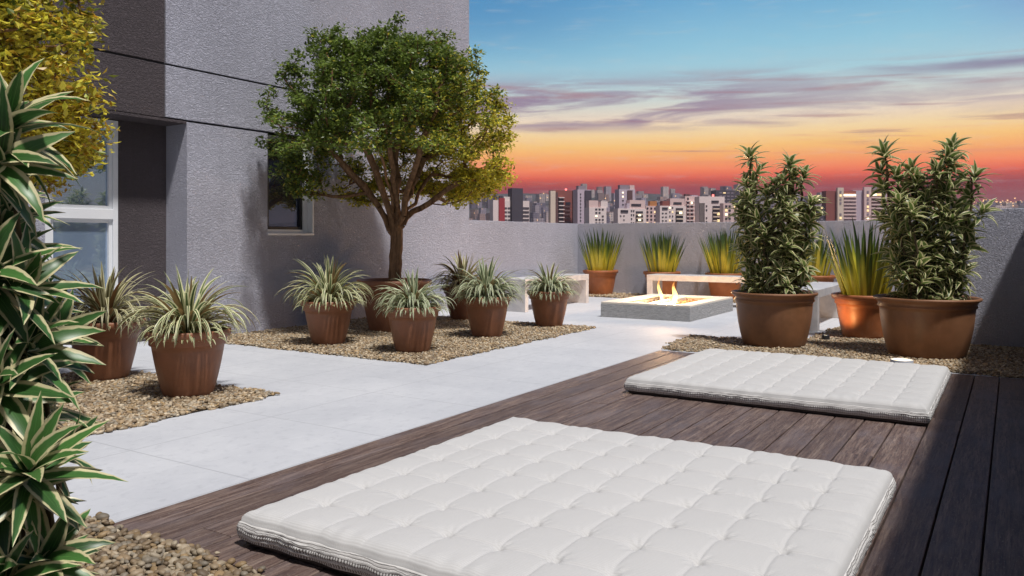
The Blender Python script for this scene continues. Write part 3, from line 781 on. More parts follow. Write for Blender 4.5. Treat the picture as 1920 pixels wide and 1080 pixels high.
def bush(label, xy, R, r, h, potmat, stems, seed, L=0.185, W=0.040):
    """stems: (dx, dy at the top, top height above ground)"""
    rg = np.random.default_rng(seed)
    t = thing('potted_dracaena', label, 'potted shrub', (xy[0], xy[1], 0.012), 0, 'wide brown pots of cream-edged bushes')
    zs = pot(t, R, r, h, potmat, 'tub')
    parts = []
    for i, (dx_, dy_, top) in enumerate(stems):
        edges = []
        b0 = np.array([dx_ * 0.55, dy_ * 0.55, zs - 0.02]); tip = np.array([dx_, dy_, top])
        nn = 14; pts = []
        wob = rg.normal(0, 0.018, (nn, 3)); wob[0] = 0
        for k in range(nn):
            f_ = k / (nn - 1); pts.append(b0 * (1 - f_) + tip * f_ + wob[k])
        for k in range(nn - 1): edges.append((pts[k], pts[k + 1], 0.011, 0.010))
        z = top
        axis = np.array([dx_ * 0.5, dy_ * 0.5, 1.0]); axis /= np.linalg.norm(axis)
        parts.append(rosette(tip, axis, 22, L, W, rg, 0.92, (35, 85)))
        zz = top - rg.uniform(0.13, 0.19)
        while zz > zs + 0.05:
            f_ = (zz - b0[2]) / (tip[2] - b0[2]); c = b0 * (1 - f_) + tip * f_
            a = rg.uniform(0, 2 * pi); o_ = np.array([cos(a), sin(a), 0]) * rg.uniform(0.03, 0.13)
            ax = np.array([cos(a) * rg.uniform(0.3, 0.9), sin(a) * rg.uniform(0.3, 0.9), 1.0]); ax /= np.linalg.norm(ax)
            edges.append((c - np.array([0, 0, 0.05]), c + o_, 0.006, 0.005))
            parts.append(rosette(c + o_, ax, int(rg.integers(13, 19)), L * rg.uniform(0.75, 0.98), W * rg.uniform(0.85, 1.05), rg, 0.95, (30, 85)))
            zz -= rg.uniform(0.11, 0.17)
        V, F = tubes(edges, 6); mesh_obj('stem', V, F, MAT['stem'], t, smooth=True)
    V, F, U, C = join(parts); mesh_obj('foliage', V, F, MAT['song_small'], t, uv=U, col=C, smooth=True)
    return t
def spread(px_list, d0, cx, rg):
    return [(RT * ((px - cx) / 1490 * d0) + FW * rg.uniform(-0.17, 0.17))[:2] + (top,) if False else
            tuple((RT * ((px - cx) / 1490 * d0) + FW * rg.uniform(-0.17, 0.17))[:2]) + (top,) for px, top in px_list]
rg_ = np.random.default_rng(5)
c1 = behind(8.02, 2.00, 0.30); d1 = c1[0] * FW.x + c1[1] * FW.y
zt = lambda py, dd: CAM_H - (py - 447) / 1490 * dd
bush('narrower cream-edged bush with a notched top in a brown tub behind the far mattress', c1, 0.425, 0.30, 0.545, 'brown_clay',
     spread([(1413, zt(293, d1)), (1420, zt(345, d1)), (1442, zt(362, d1)), (1452, zt(350, d1)), (1473, zt(312, d1)), (1487, zt(335, d1)), (1507, zt(330, d1)), (1460, zt(400, d1)), (1512, zt(385, d1)), (1402, zt(395, d1)), (1500, zt(430, d1)), (1430, zt(440, d1)), (1482, zt(470, d1))], d1, 1453, rg_), 31, 0.195, 0.054)
c2 = behind(8.02, 0.66, 0.32); d2 = c2[0] * FW.x + c2[1] * FW.y
bush('taller, wider cream-edged bush with two high tips in the widest brown tub', c2, 0.455, 0.32, 0.545, 'brown_clay',
     spread([(1668, zt(285, d2)), (1690, zt(330, d2)), (1716, zt(318, d2)), (1750, zt(325, d2)), (1772, zt(300, d2)), (1786, zt(280, d2)), (1806, zt(335, d2)), (1735, zt(372, d2)), (1672, zt(380, d2)), (1816, zt(395, d2)), (1690, zt(400, d2)), (1720, zt(345, d2)), (1700, zt(430, d2)), (1770, zt(420, d2)), (1740, zt(470, d2)), (1800, zt(480, d2))], d2, 1732, rg_), 32, 0.200, 0.055)

# the big shrub in the foreground, rooted in the pebbles
sh = thing('dracaena_shrub', 'tall cream-edged leafy shrub filling the foreground beside the wood deck', 'shrub', tuple(ray(40, 447, 1.85)[:2]) + (0.02,))
rg = np.random.default_rng(41)
ros = [  # bearing px, height py, distance, axis lean (right, toward camera, up), leaf length, leaves
    (24, 222, 1.86, (0.22, 0.15, 1), 0.185, 26), (6, 300, 1.80, (0.6, 0.5, 0.5), 0.175, 18), (-40, 280, 1.86, (-0.3, 0.2, 1), 0.18, 20),
    (20, 425, 1.98, (0.55, 0.1, 0.9), 0.165, 22), (-15, 505, 1.80, (0.3, 0.6, 0.8), 0.175, 22), (42, 545, 1.86, (0.75, 0.35, 0.75), 0.175, 26),
    (-45, 450, 1.9, (-0.2, 0.2, 1), 0.18, 18), (52, 655, 1.88, (0.7, 0.35, 0.75), 0.175, 30), (96, 632, 1.98, (1.0, 0.1, 0.5), 0.15, 18),
    (0, 715, 1.78, (0.25, 0.7, 0.7), 0.175, 24), (72, 762, 2.02, (0.8, 0.0, 0.7), 0.165, 24), (-50, 640, 1.9, (-0.2, 0.3, 1), 0.18, 18),
    (62, 880, 1.74, (0.45, 0.55, 0.9), 0.175, 30), (112, 850, 1.96, (1.0, 0.0, 0.5), 0.14, 16), (-5, 915, 1.78, (-0.1, 0.6, 0.9), 0.175, 22),
    (-50, 820, 1.9, (-0.2, 0.3, 1), 0.18, 18), (90, 1050, 1.80, (0.7, 0.4, 0.7), 0.16, 24), (15, 1085, 1.74, (0.1, 0.6, 0.7), 0.165, 22), (-50, 1010, 1.9, (-0.2, 0.3, 1), 0.18, 18),
    (15, 370, 2.08, (0.4, 0.0, 0.9), 0.165, 18), (30, 600, 2.08, (0.5, -0.1, 0.9), 0.165, 20), (30, 790, 2.08, (0.5, -0.1, 0.9), 0.165, 20), (40, 960, 2.05, (0.6, -0.1, 0.8), 0.16, 20), (25, 480, 2.05, (0.5, 0.0, 0.8), 0.165, 18)]
parts = []; edges = [[] for _ in range(6)]
root = Vector(sh.location)
roots = [root + Vector((rg.uniform(-.16, .16), rg.uniform(-.16, .16), 0)) for _ in range(6)]
for i, (px, py, dd, ln, L, n) in enumerate(ros):
    c = ray(px - 8, py, dd)
    ax = (RT * ln[0] - FW * ln[1] + Vector((0, 0, ln[2]))).normalized()
    parts.append(rosette(np.array(c - root), np.array(ax), n, L * 1.0, L * 0.255, rg, 1.12, (14, 60)))
    b = roots[i % 6] - root; tip = np.array(c - root)
    p0 = np.array(b); m1 = np.array([tip[0] * 0.55 + p0[0] * 0.45, tip[1] * 0.55 + p0[1] * 0.45, tip[2] * 0.62]); prev = p0
    for k in range(1, 9):
        f_ = k / 8; q = p0 * (1 - f_) ** 2 + 2 * m1 * f_ * (1 - f_) + (tip - np.array(ax) * L * 0.25) * f_ ** 2
        edges[i % 6].append((prev, q, 0.0085 - 0.003 * (k - 1) / 8, 0.0085 - 0.003 * k / 8)); prev = q
for e6 in edges:
    V, F = tubes(e6, 8); mesh_obj('stem', V, F, MAT['stem'], sh, smooth=True)
V, F, U, C = join(parts); mesh_obj('foliage', V, F, MAT['song'], sh, uv=U, col=C, smooth=True)


# ================================================================== TREES
def grow(base, fork, centre, R, up, down, ntar, rg, ymax=None, r_tip=0.0050, limbs=9):
    nodes = [np.array(base, float)]; par = [-1]; plen = [0.0]
    nseg = 7
    for k in range(1, nseg + 1):
        f_ = k / nseg
        p = np.array(base) * (1 - f_) + np.array(fork) * f_ + np.append(rg.normal(0, 0.004, 2), 0)
        nodes.append(p); par.append(len(nodes) - 2); plen.append(plen[-1] + np.linalg.norm(p - nodes[-2]))
    T = []
    while len(T) < ntar:
        v = rg.normal(0, 1, 3); v /= np.linalg.norm(v)
        rad = rg.uniform(0, 1) ** 0.34
        lump = 1 + 0.10 * sin(5 * atan2(v[1], v[0]) + 1.3) * (1 - abs(v[2])) + 0.07 * sin(9 * atan2(v[1], v[0]) + 7 * v[2])
        pn = (abs(v[0]) ** 2.3 + abs(v[1]) ** 2.3 + abs(v[2]) ** 2.3) ** (1 / 2.3)     # fuller shoulders than an ellipsoid
        v = v / (pn if v[2] > 0 else 1.0)
        lump *= 1 + 0.05 * sin(4 * v[0] + 3 * v[2]) * cos(5 * v[1] - 2 * v[2])
        p = np.array([v[0] * R, v[1] * R, v[2] * (up if v[2] > 0 else down)]) * rad * lump
        p[2] += 0.10 * (p[0] ** 2 + p[1] ** 2) / R * -0.0
        # hollow under the dome
        if p[2] < 0.42 * up and (p[0] ** 2 + p[1] ** 2) < (0.66 * R) ** 2 * (1 - p[2] / (0.42 * up) * 0.9 if p[2] > 0 else 1.0): continue
        if p[2] < 0.35 * up and rg.random() < 0.25: continue
        if p[2] < 0.10 and -(p[0] * FW.x + p[1] * FW.y) > 0.30 * R: continue
        q = np.array(centre) + p
        if ymax is not None and q[1] > ymax: continue
        T.append(q)
    T = np.array(T); T = T[np.argsort(np.linalg.norm(T - np.array(fork), axis=1))]
    fk = len(nodes) - 1
    # main limbs first: steep vase of limbs
    tips = set()
    for i in range(limbs):
        a = 2 * pi * i / limbs + rg.normal(0, 0.2); rr = rg.uniform(0.35, 0.80); hz = rg.uniform(0.25, 0.75)
        end = np.array(centre) + np.array([cos(a) * R * rr, sin(a) * R * rr, -down + (up + down) * hz * (1 - 0.45 * rr)])
        if ymax is not None: end[1] = min(end[1], ymax - 0.1)
        st = fk - int(rg.integers(0, 2)); p0 = nodes[st]; prev = st; m = 9
        ctrl = p0 + np.array([(end - p0)[0] * 0.30, (end - p0)[1] * 0.30, (end - p0)[2] * 0.52])
        for k in range(1, m + 1):
            f_ = k / m; q = p0 * (1 - f_) ** 2 + 2 * ctrl * f_ * (1 - f_) + end * f_ ** 2 + rg.normal(0, 0.014, 3)
            nodes.append(q); par.append(prev); plen.append(plen[prev] + np.linalg.norm(q - nodes[prev])); prev = len(nodes) - 1
    NA = np.array(nodes)
    targets = []
    for tgt in T:
        d_ = np.linalg.norm(NA - tgt, axis=1)
        cost = d_ + 0.30 * np.array(plen)
        cost[:fk] += 9
        # branches go outward and up: punish nodes further out or above the target
        cost += np.where(NA[:, 2] > tgt[2] + 0.02, 0.5 * (NA[:, 2] - tgt[2]), 0)
        j = int(np.argmin(cost)); L = d_[j]; m = max(1, int(L / 0.09)); prev = j; p0 = NA[j]
        sag = np.array([0, 0, 0.10 * L])
        new = []
        for k in range(1, m + 1):
            f_ = k / m; q = p0 * (1 - f_) + tgt * f_ - sag * sin(pi * f_) * 0.6 + rg.normal(0, 0.010, 3) * (k < m)
            nodes.append(q); par.append(prev); plen.append(plen[prev] + np.linalg.norm(q - nodes[prev])); prev = len(nodes) - 1; new.append(q)
        targets.append(prev); NA = np.concatenate([NA, np.array(new)])
    cnt = np.zeros(len(nodes)); cnt[targets] = 1
    for i in range(len(nodes) - 1, 0, -1): cnt[par[i]] += max(cnt[i], 0)
    rad = r_tip * np.maximum(cnt, 0.6) ** 0.46
    edges_t, edges_b = [], []
    for i in range(1, len(nodes)):
        if cnt[i] == 0: continue
        r1 = rad[i]; r0 = min(rad[par[i]], r1 * 1.22)
        if i <= fk: r0 = rad[par[i]] * (1.0 + 0.35 * max(0, 1 - i / 2.0)); r1 = rad[i]
        (edges_t if i <= fk else edges_b).append((nodes[par[i]], nodes[i], r0, r1))
    return np.array(nodes), np.array(par), np.array(targets), cnt, edges_t, edges_b

def leaf_cloud(points, n, sig, Lm, rg, colfn, ymax=None):
    idx = rg.integers(0, len(points), n)
    P = points[idx] + np.clip(rg.normal(0, 1, (n, 3)), -2.1, 2.1) * np.array([sig, sig, sig * 0.62])
    if ymax is not None: P = P[P[:, 1] < ymax]; n = len(P)
    L = Lm * rg.uniform(0.65, 1.25, n); W = L * rg.uniform(0.42, 0.56, n)
    a = rg.uniform(0, 2 * pi, n); e = rg.normal(-0.15, 0.5, n)
    t = np.column_stack([np.cos(a) * np.cos(e), np.sin(a) * np.cos(e), np.sin(e)])
    s = np.column_stack([-np.sin(a), np.cos(a), np.zeros(n)]); nn = np.cross(t, s)
    nn *= np.sign(nn[:, 2:3] + 1e-6)
    ro = rg.normal(0, 0.6, n); s2 = s * np.cos(ro)[:, None] + nn * np.sin(ro)[:, None]; n2 = np.cross(s2, t)
    V = np.stack([P, P + t * (L * 0.45)[:, None] - s2 * (W / 2)[:, None] + n2 * (W * 0.13)[:, None], P + t * L[:, None] - n2 * (L * 0.10)[:, None],
                  P + t * (L * 0.45)[:, None] + s2 * (W / 2)[:, None] + n2 * (W * 0.13)[:, None]], 1).reshape(-1, 3)
    b = np.arange(n)[:, None] * 4
    F = np.concatenate([b + np.array([[0, 1, 2]]), b + np.array([[0, 2, 3]])])
    c = colfn(P, rg); C = np.repeat(c[:, None, :], 4, 1).reshape(-1, 3)
    return V, F, C

def tree(label, xy, fork, centre, R, up, down, ntar, nleaf, Lm, colfn, seed, ymax=None, potR=0.45, limbs=9, sig=0.075):
    rg = np.random.default_rng(seed)
    t = thing('potted_tree', label, 'tree', (xy[0], xy[1], 0.012), 0)
    zs = pot(t, potR, potR * 0.66, 0.60, 'terracotta', 'plain')
    o = np.array([xy[0], xy[1], 0.012])
    nodes, par, targets, cnt, et, eb = grow((0, 0, zs - 0.03), np.array(fork) - o, np.array(centre) - o, R, up, down, ntar, rg, None if ymax is None else ymax - o[1], limbs=limbs)
    path = [et[0][0]] + [e[1] for e in et]; rr = [0.100] + list(np.linspace(0.078, 0.072, len(et)))
    path.append(path[-1] + np.array([0.0, 0.0, 0.10])); rr.append(0.05)
    K = 40; kk = np.linspace(0, len(path) - 1, K); path = np.array(path)
    px_ = np.stack([np.interp(kk, np.arange(len(path)), path[:, q]) for q in range(3)], -1); rs = np.interp(kk, np.arange(len(rr)), rr)
    S_ = 28; a_ = np.linspace(0, 2 * pi, S_, endpoint=False)
    rad_ = rs[:, None] * (1 + 0.06 * np.sin(3 * a_[None] + px_[:, 2:3] * 0.8) + 0.05 * np.sin(7 * a_[None] + px_[:, 2:3] * 1.5) + rg.normal(0, 0.015, (K, S_)))
    V = np.stack([px_[:, 0:1] + rad_ * np.cos(a_), px_[:, 1:2] + rad_ * np.sin(a_), np.repeat(px_[:, 2:3], S_, 1)], -1).reshape(-1, 3)
    i_ = np.arange(K - 1)[:, None] * S_; j_ = np.arange(S_)[None]; jj = (j_ + 1) % S_
    mesh_obj('trunk', V, np.stack([i_ + j_, i_ + jj, i_ + S_ + jj, i_ + S_ + j_], -1).reshape(-1, 4), MAT['bark'], t, smooth=True)
    V, F = tubes(eb, 6); mesh_obj('branch', V, F, MAT['bark'], t, smooth=True)
    tip = nodes[targets]; mids = nodes[par[targets]]
    pts = np.concatenate([tip, tip, tip, mids])
    V, F, C = leaf_cloud(pts, nleaf, sig, Lm, rg, lambda P, g: colfn(P + o, g), None if ymax is None else ymax + 0.12 - o[1])
    mesh_obj('crown', V, F, MAT['tree_leaf'], t, col=np.clip(C, 0, 1))
    return t

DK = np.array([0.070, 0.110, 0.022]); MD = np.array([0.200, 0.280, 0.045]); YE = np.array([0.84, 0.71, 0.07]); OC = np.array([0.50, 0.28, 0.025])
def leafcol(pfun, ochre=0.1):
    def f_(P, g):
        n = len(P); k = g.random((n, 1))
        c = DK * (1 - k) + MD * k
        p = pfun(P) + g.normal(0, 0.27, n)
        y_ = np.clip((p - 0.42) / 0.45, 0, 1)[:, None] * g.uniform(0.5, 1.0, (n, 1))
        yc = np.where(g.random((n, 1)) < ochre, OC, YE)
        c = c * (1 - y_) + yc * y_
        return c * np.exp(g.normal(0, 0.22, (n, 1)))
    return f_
tc = behind(7.02, 6.03, 0.30)
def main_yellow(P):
    return np.clip(0.56 + 0.36 * (P[:, 0] - tc[0]) - 0.40 * (P[:, 2] - 2.15) - 0.14 * (P[:, 1] - tc[1]), 0, 1.0)  # warm firelight painted as yellower leaves, low and towards the pit
tree('round-crowned potted tree standing against the grey facade, green, its lower side painted yellow as if firelit', tc, ray(745, 432, 9.5), tuple(ray(733, 316, 9.35)), 1.36, 1.64, 0.52, 780, 70000, 0.055,
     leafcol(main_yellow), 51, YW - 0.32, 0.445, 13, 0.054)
def left_yellow(P):
    return np.clip(0.98 - 0.50 * (P[:, 2] - 2.15), 0, 1.1)
tree('yellow-leaved potted tree cut off at the picture edge before the glazed door', (2.30, 5.80), (2.32, 5.78, 1.20), (2.16, 5.80, 1.88), 1.10, 1.62, 0.52, 600, 56000, 0.058,
     leafcol(left_yellow, 0.3), 52, YW - 0.1, 0.42, 8, 0.058)


# ================================================================== MATTRESSES
def mattress(label, X0, Y0, LX, LY, nx, ny, T, seed, cross=1.0):
    rg = np.random.default_rng(seed)
    t = thing('mattress', label, 'mattress', (X0, Y0, 0.004), 0, 'white tufted floor mattresses on the deck')
    N, Mm = 321, 361
    u = np.linspace(0, 1, N); v = np.linspace(0, 1, Mm)
    # gather more rows near the rim so that it rounds over
    U, Vv = np.meshgrid(u, v, indexing='ij')
    X = U * LX; Y = Vv * LY
    jit = rg.normal(0, 0.06, (nx + 1, ny + 1, 2)); dep = rg.uniform(0.75, 1.15, (nx + 1, ny + 1))
    cu = U * nx; cv = Vv * ny
    h = 0.0075 * (np.abs(np.sin(pi * cu)) ** 0.5) * (np.abs(np.sin(pi * cv)) ** 0.5)
    fu = np.abs(cu - np.round(cu)); fv = np.abs(cv - np.round(cv))
    h -= 0.0022 * cross * np.exp(-(fu / 0.032) ** 2) + (0.0022 if cross > 0.7 else 0.0048) * np.exp(-(fv / 0.035) ** 2)
    for i in range(1, nx):
        for j in range(1, ny):
            dd = ((cu - i - jit[i, j, 0]) * 1.0) ** 2 + ((cv - j - jit[i, j, 1]) * 1.0) ** 2
            h -= dep[i, j] * (0.009 * np.exp(-dd / 0.04) + 0.022 * np.exp(-dd / 0.0045))
            ang = np.arctan2(cv - j, cu - i)
            h += 0.0022 * dep[i, j] * np.sin(ang * 9 + jit[i, j, 0] * 40) * np.exp(-((np.sqrt(dd) - 0.16) / 0.10) ** 2)
    # puckers running in from the rim
    de = np.minimum(np.minimum(X, LX - X), np.minimum(Y, LY - Y))
    per = np.where((np.minimum(X, LX - X) < np.minimum(Y, LY - Y)), Y, X)
    h += 0.0035 * np.sin(per * 58 + 2.5 * np.sin(per * 13)) * np.exp(-(de / 0.07) ** 2)
    ph = rg.uniform(0, 6, 4)
    for q in range(46):
        a0 = rg.uniform(0, pi); x0_, y0_ = rg.uniform(0, LX), rg.uniform(0, LY); ln_ = rg.uniform(0.05, 0.14); wd_ = rg.uniform(0.006, 0.012)
        s1 = (X - x0_) * cos(a0) + (Y - y0_) * sin(a0); s2 = -(X - x0_) * sin(a0) + (Y - y0_) * cos(a0) + 1.5 * s1 ** 2
        h += rg.uniform(-1, 1) * 0.0030 * np.exp(-(s1 / ln_) ** 2 - (s2 / wd_) ** 2)
    h += 0.005 * np.sin(X * 5 + ph[0]) * np.sin(Y * 4 + ph[1])
    rr = 0.045
    edge = np.sqrt(np.clip(1 - (1 - np.clip(de / rr, 0, 1)) ** 2, 0, 1))
    Z = T - 0.034 * (1 - edge) + h * np.clip(de / 0.06, 0.15, 1)
    # the outline wavers with the tufting
    wv = 0.006 * np.sin(2 * pi * cv) ; wu = 0.006 * np.sin(2 * pi * cu)
    X = X + (1 - 2 * U) * -0.0 + np.where(U < 0.02, 0.004 * np.cos(2 * pi * cv), 0) + np.where(U > 0.98, -0.004 * np.cos(2 * pi * cv), 0)
    Vt = np.stack([X, Y, Z], -1).reshape(-1, 3)
    i = np.arange(N - 1)[:, None] * Mm; j = np.arange(Mm - 1)[None, :]
    F = np.stack([i + j, i + Mm + j, i + Mm + j + 1, i + j + 1], -1).reshape(-1, 4)
    UVt = np.stack([U, Vv], -1).reshape(-1, 2)
    mesh_obj('tufted_cover', Vt, F, MAT['fabric'], t, uv=UVt, smooth=True)
    # side band
    G_ = Vt.reshape(N, Mm, 3)
    loop = np.concatenate([G_[:, 0], G_[-1, 1:], G_[-2::-1, -1], G_[0, -2:0:-1]])
    nl = len(loop); cen = np.array([LX / 2, LY / 2])
    seg = np.linalg.norm(np.roll(loop, -1, 0)[:, :2] - loop[:, :2], axis=1); s_ = np.concatenate([[0], np.cumsum(seg)[:-1]])
    nrm = np.zeros((nl, 2)); q = np.roll(loop, -1, 0)[:, :2] - np.roll(loop, 1, 0)[:, :2]; q /= np.linalg.norm(q, axis=1, keepdims=True)
    nrm = np.column_stack([q[:, 1], -q[:, 0]])
    lev = np.linspace(0, 1, 15); rows_ = []; uvs = []
    crush = np.interp(s_, np.linspace(0, s_.max(), 60), rg.uniform(0, 1, 60))
    for k, f_ in enumerate(lev):
        top = loop[:, 2]; bot = 0.020
        z = top * (1 - f_) + bot * f_
        bul = 0.012 * sin(pi * f_) ** 0.7 + 0.0022 * np.sin(f_ * 9 * pi) * (0.4 + crush) + 0.003 * np.sin(s_ * 95 + f_ * 5) * crush * sin(pi * f_)
        xy_ = loop[:, :2] + nrm * np.asarray(bul)[:, None] if np.ndim(bul) else loop[:, :2] + nrm * bul
        z = z + 0.003 * np.sin(s_ * 37 + 3 * np.sin(s_ * 7)) * sin(pi * f_)
        rows_.append(np.column_stack([xy_, z])); uvs.append(np.column_stack([s_, np.full(nl, 1 - f_)]))
    Vs = np.concatenate(rows_); K = len(lev)
    i = np.arange(K - 1)[:, None] * nl; j = np.arange(nl)[None, :]; j2 = (j + 1) % nl
    F = np.stack([i + j, i + nl + j, i + nl + j2, i + j2], -1).reshape(-1, 4)
    mesh_obj('side_band', Vs, F, MAT['band'], t, uv=np.concatenate(uvs), smooth=True)
    boxes('underside', [(0.014, LX - 0.014, 0.014, LY - 0.014, 0.0, 0.026)], MAT['underside'], t, 0.008)
    return t
mattress('big white tufted mattress lying nearest, its front corner out of the picture', 1.885, 0.43, 1.83, 1.915, 8, 10, 0.118, 61)
mattress('white tufted mattress lying farther off, before the brown tubs', 5.20, 0.42, 1.80, 1.91, 8, 10, 0.112, 62, 0.5)


# ================================================================== BENCHES AND FIRE PIT
def bench(label, x0, x1, y0, y1, along):
    cx, cy = (x0 + x1) / 2, (y0 + y1) / 2
    t = thing('stone_bench', label, 'bench', (cx, cy, 0.0), 0, 'stone slab benches around the fire pit')
    a, b, c, d_ = x0 - cx, x1 - cx, y0 - cy, y1 - cy
    H = 0.49; th = 0.095; lw = 0.10
    boxes('seat', [(a, b, c, d_, H - th, H)], MAT['slab'], t, 0.004)
    if along == 'x': legs = [(a + .002, a + lw, c + .002, d_ - .002, 0, H - th), (b - lw, b - .002, c + .002, d_ - .002, 0, H - th)]
    else: legs = [(a + .002, b - .002, c + .002, c + lw, 0, H - th), (a + .002, b - .002, d_ - lw, d_ - .002, 0, H - th)]
    for l in legs: boxes('leg', [l], MAT['slab'], t, 0.004)
    return t
bench('pale slab bench running beside the facade parapet, partly behind the smallest flax pot', 10.10, 12.20, 6.14, 6.60, 'x')
bench('pale slab bench behind the flame, in front of the sword plant row', 12.52, 12.98, 2.75, 5.22, 'y')
bench('pale slab bench seen end-on behind the narrower brown tub', 9.86, 11.75, 1.95, 2.40, 'x')

PX0, PX1, PY0, PY1 = 10.10, 12.0, 3.60, 4.90
pit = thing('fire_pit', 'square grey stone fire pit burning amid the stone benches', 'fire pit', ((PX0 + PX1) / 2, (PY0 + PY1) / 2, 0))
hx_, hy_ = (PX1 - PX0) / 2, (PY1 - PY0) / 2; rw = 0.20; ph_ = 0.185
def ringbox(hx, hy, wi, z0, z1):
    return [(-hx, hx, -hy, -hy + wi, z0, z1), (-hx, hx, hy - wi, hy, z0, z1), (-hx, -hx + wi, -hy + wi, hy - wi, z0, z1), (hx - wi, hx, -hy + wi, hy - wi, z0, z1)]
boxes('stone_base', ringbox(hx_, hy_, rw - 0.02, 0.0, ph_), MAT['stone'], pit, 0.004)
boxes('coping', ringbox(hx_ - 0.004, hy_ - 0.004, rw, ph_ + 0.001, ph_ + 0.028), MAT['rim'], pit, 0.004)
boxes('basin', [(-hx_ + rw - .015, hx_ - rw + .015, -hy_ + rw - .015, hy_ - rw + .015, 0.0, 0.10)], MAT['lava'], pit)
boxes('divider', [(-hx_ + rw + .001, hx_ - rw - .001, 0.02, 0.10, 0.10, ph_ + 0.012)], MAT['rim'], pit, 0.004)
def rocks(name, x0, x1, y0, y1, n, z, size, cols, parent):
    TV, TF = ICO[1]
    P = np.column_stack([rng.uniform(x0, x1, n), rng.uniform(y0, y1, n), z + rng.uniform(0, size, n)])
    V = TV[None] * (size * rng.uniform(0.5, 1.1, (n, 1, 1))) * rng.uniform(0.7, 1.2, (n, len(TV), 1)) + P[:, None]
    F = (np.arange(n)[:, None, None] * len(TV) + TF[None]).reshape(-1, 3)
    C = np.repeat((np.array(cols)[rng.integers(0, len(cols), n)])[:, None], len(TV), 1).reshape(-1, 3)
    o = mesh_obj(name, V.reshape(-1, 3), F, MAT['pebble'], parent, col=C); o['kind'] = 'stuff'
    return o
rocks('lava_stones', -hx_ + rw + .03, hx_ - rw - .03, 0.12, hy_ - rw - .03, 420, 0.115, 0.026, [(0.05, 0.035, 0.03), (0.09, 0.06, 0.05), (0.03, 0.025, 0.025)], pit)
rocks('ember_stones', -hx_ + rw + .03, hx_ - rw - .03, -hy_ + rw + .03, 0.0, 520, 0.130, 0.024, [(0.30, 0.13, 0.05), (0.20, 0.09, 0.045), (0.40, 0.20, 0.08), (0.08, 0.05, 0.04)], pit)

def m_flame():
    m, t = material('fire')
    u, v, _ = t.sep(t.uv())
    n = t.noise(t.scale(t.pos(), (14, 14, 7)), 1.0, 4.0, 0.6, 0.6)
    col = t.ramp(v, [(0.0, (1.0, 0.82, 0.42, 1)), (0.45, (1.0, 0.62, 0.20, 1)), (1.0, (1.0, 0.30, 0.06, 1))])
    em = t.node('ShaderNodeEmission', Color=col, Strength=t.smooth(v, 0.0, 1.0, 5.0, 1.6))
    tr = t.node('ShaderNodeBsdfTransparent')
    lw = t.node('ShaderNodeLayerWeight', Blend=0.35)
    op = t.math('MULTIPLY', t.smooth(n, 0.30, 0.62), t.smooth(lw.outputs['Facing'], 0.95, 0.35))
    op = t.math('MULTIPLY', op, t.smooth(v, 1.0, 0.55, 0.15, 0.85))
    mx = t.node('ShaderNodeMixShader'); t.put(mx, 0, op); t.put(mx, 1, tr.outputs[0]); t.put(mx, 2, em.outputs[0])
    o = t.node('ShaderNodeOutputMaterial'); t.put(o, 'Surface', mx.outputs[0])
    return m
MAT['fire'] = m_flame()
def tongue(cx, cy, h, r, lean, seed):
    rg = np.random.default_rng(seed); K, S_ = 16, 12
    V = []; U = []
    for k in range(K):
        f_ = k / (K - 1); rad = r * (sin(pi * min(1, 0.12 + 0.88 * f_) ** 0.75) ** 0.9 + 0.02) * (1 - 0.35 * f_)
        ox = lean[0] * f_ ** 1.6 + 0.025 * sin(f_ * 7 + seed); oy = lean[1] * f_ ** 1.6 + 0.025 * cos(f_ * 6 + seed * 2)
        for s in range(S_):
            a = 2 * pi * s / S_; w_ = 1 + 0.28 * sin(3 * a + f_ * 6 + seed)
            V.append((cx + ox + cos(a) * rad * w_, cy + oy + sin(a) * rad * w_, 0.14 + f_ * h)); U.append((s / S_, f_))
    i = np.arange(K - 1)[:, None] * S_; j = np.arange(S_)[None, :]; j2 = (j + 1) % S_
    F = np.stack([i + j, i + j2, i + S_ + j2, i + S_ + j], -1).reshape(-1, 4)
    return mesh_obj('flame', np.array(V), F, MAT['fire'], pit, uv=np.array(U), smooth=True)
fx0, fy0 = ray(1250, 560, 11.55)[0] - pit.location.x, ray(1250, 560, 11.55)[1] - pit.location.y
side_ = np.array([RT.x, RT.y])
for k, (s, h, r, ln) in enumerate([(-0.09, 0.42, 0.028, -0.01), (-0.05, 0.18, 0.022, 0.02), (0.03, 0.12, 0.026, 0.02), (0.09, 0.36, 0.038, 0.05), (0.06, 0.17, 0.036, 0.04), (0.0, 0.08, 0.045, 0.0), (0.11, 0.11, 0.04, 0.0)]):
    tongue(fx0 + side_[0] * s, fy0 + side_[1] * s, h, r, side_ * ln, k + 1)
def lamp(name, loc, power, color, radius):
    l = bpy.data.lights.new(name, 'POINT'); l.energy = power; l.color = color; l.shadow_soft_size = radius
    o = bpy.data.objects.new(name, l); COL.objects.link(o); o.location = loc
    return o
fl_ = lamp('fire_light', (pit.location.x + fx0, pit.location.y + fy0, 0.42), 130, (1.0, 0.60, 0.30), 0.10); fl_.parent = pit; fl_.location = (fx0, fy0, 0.42)

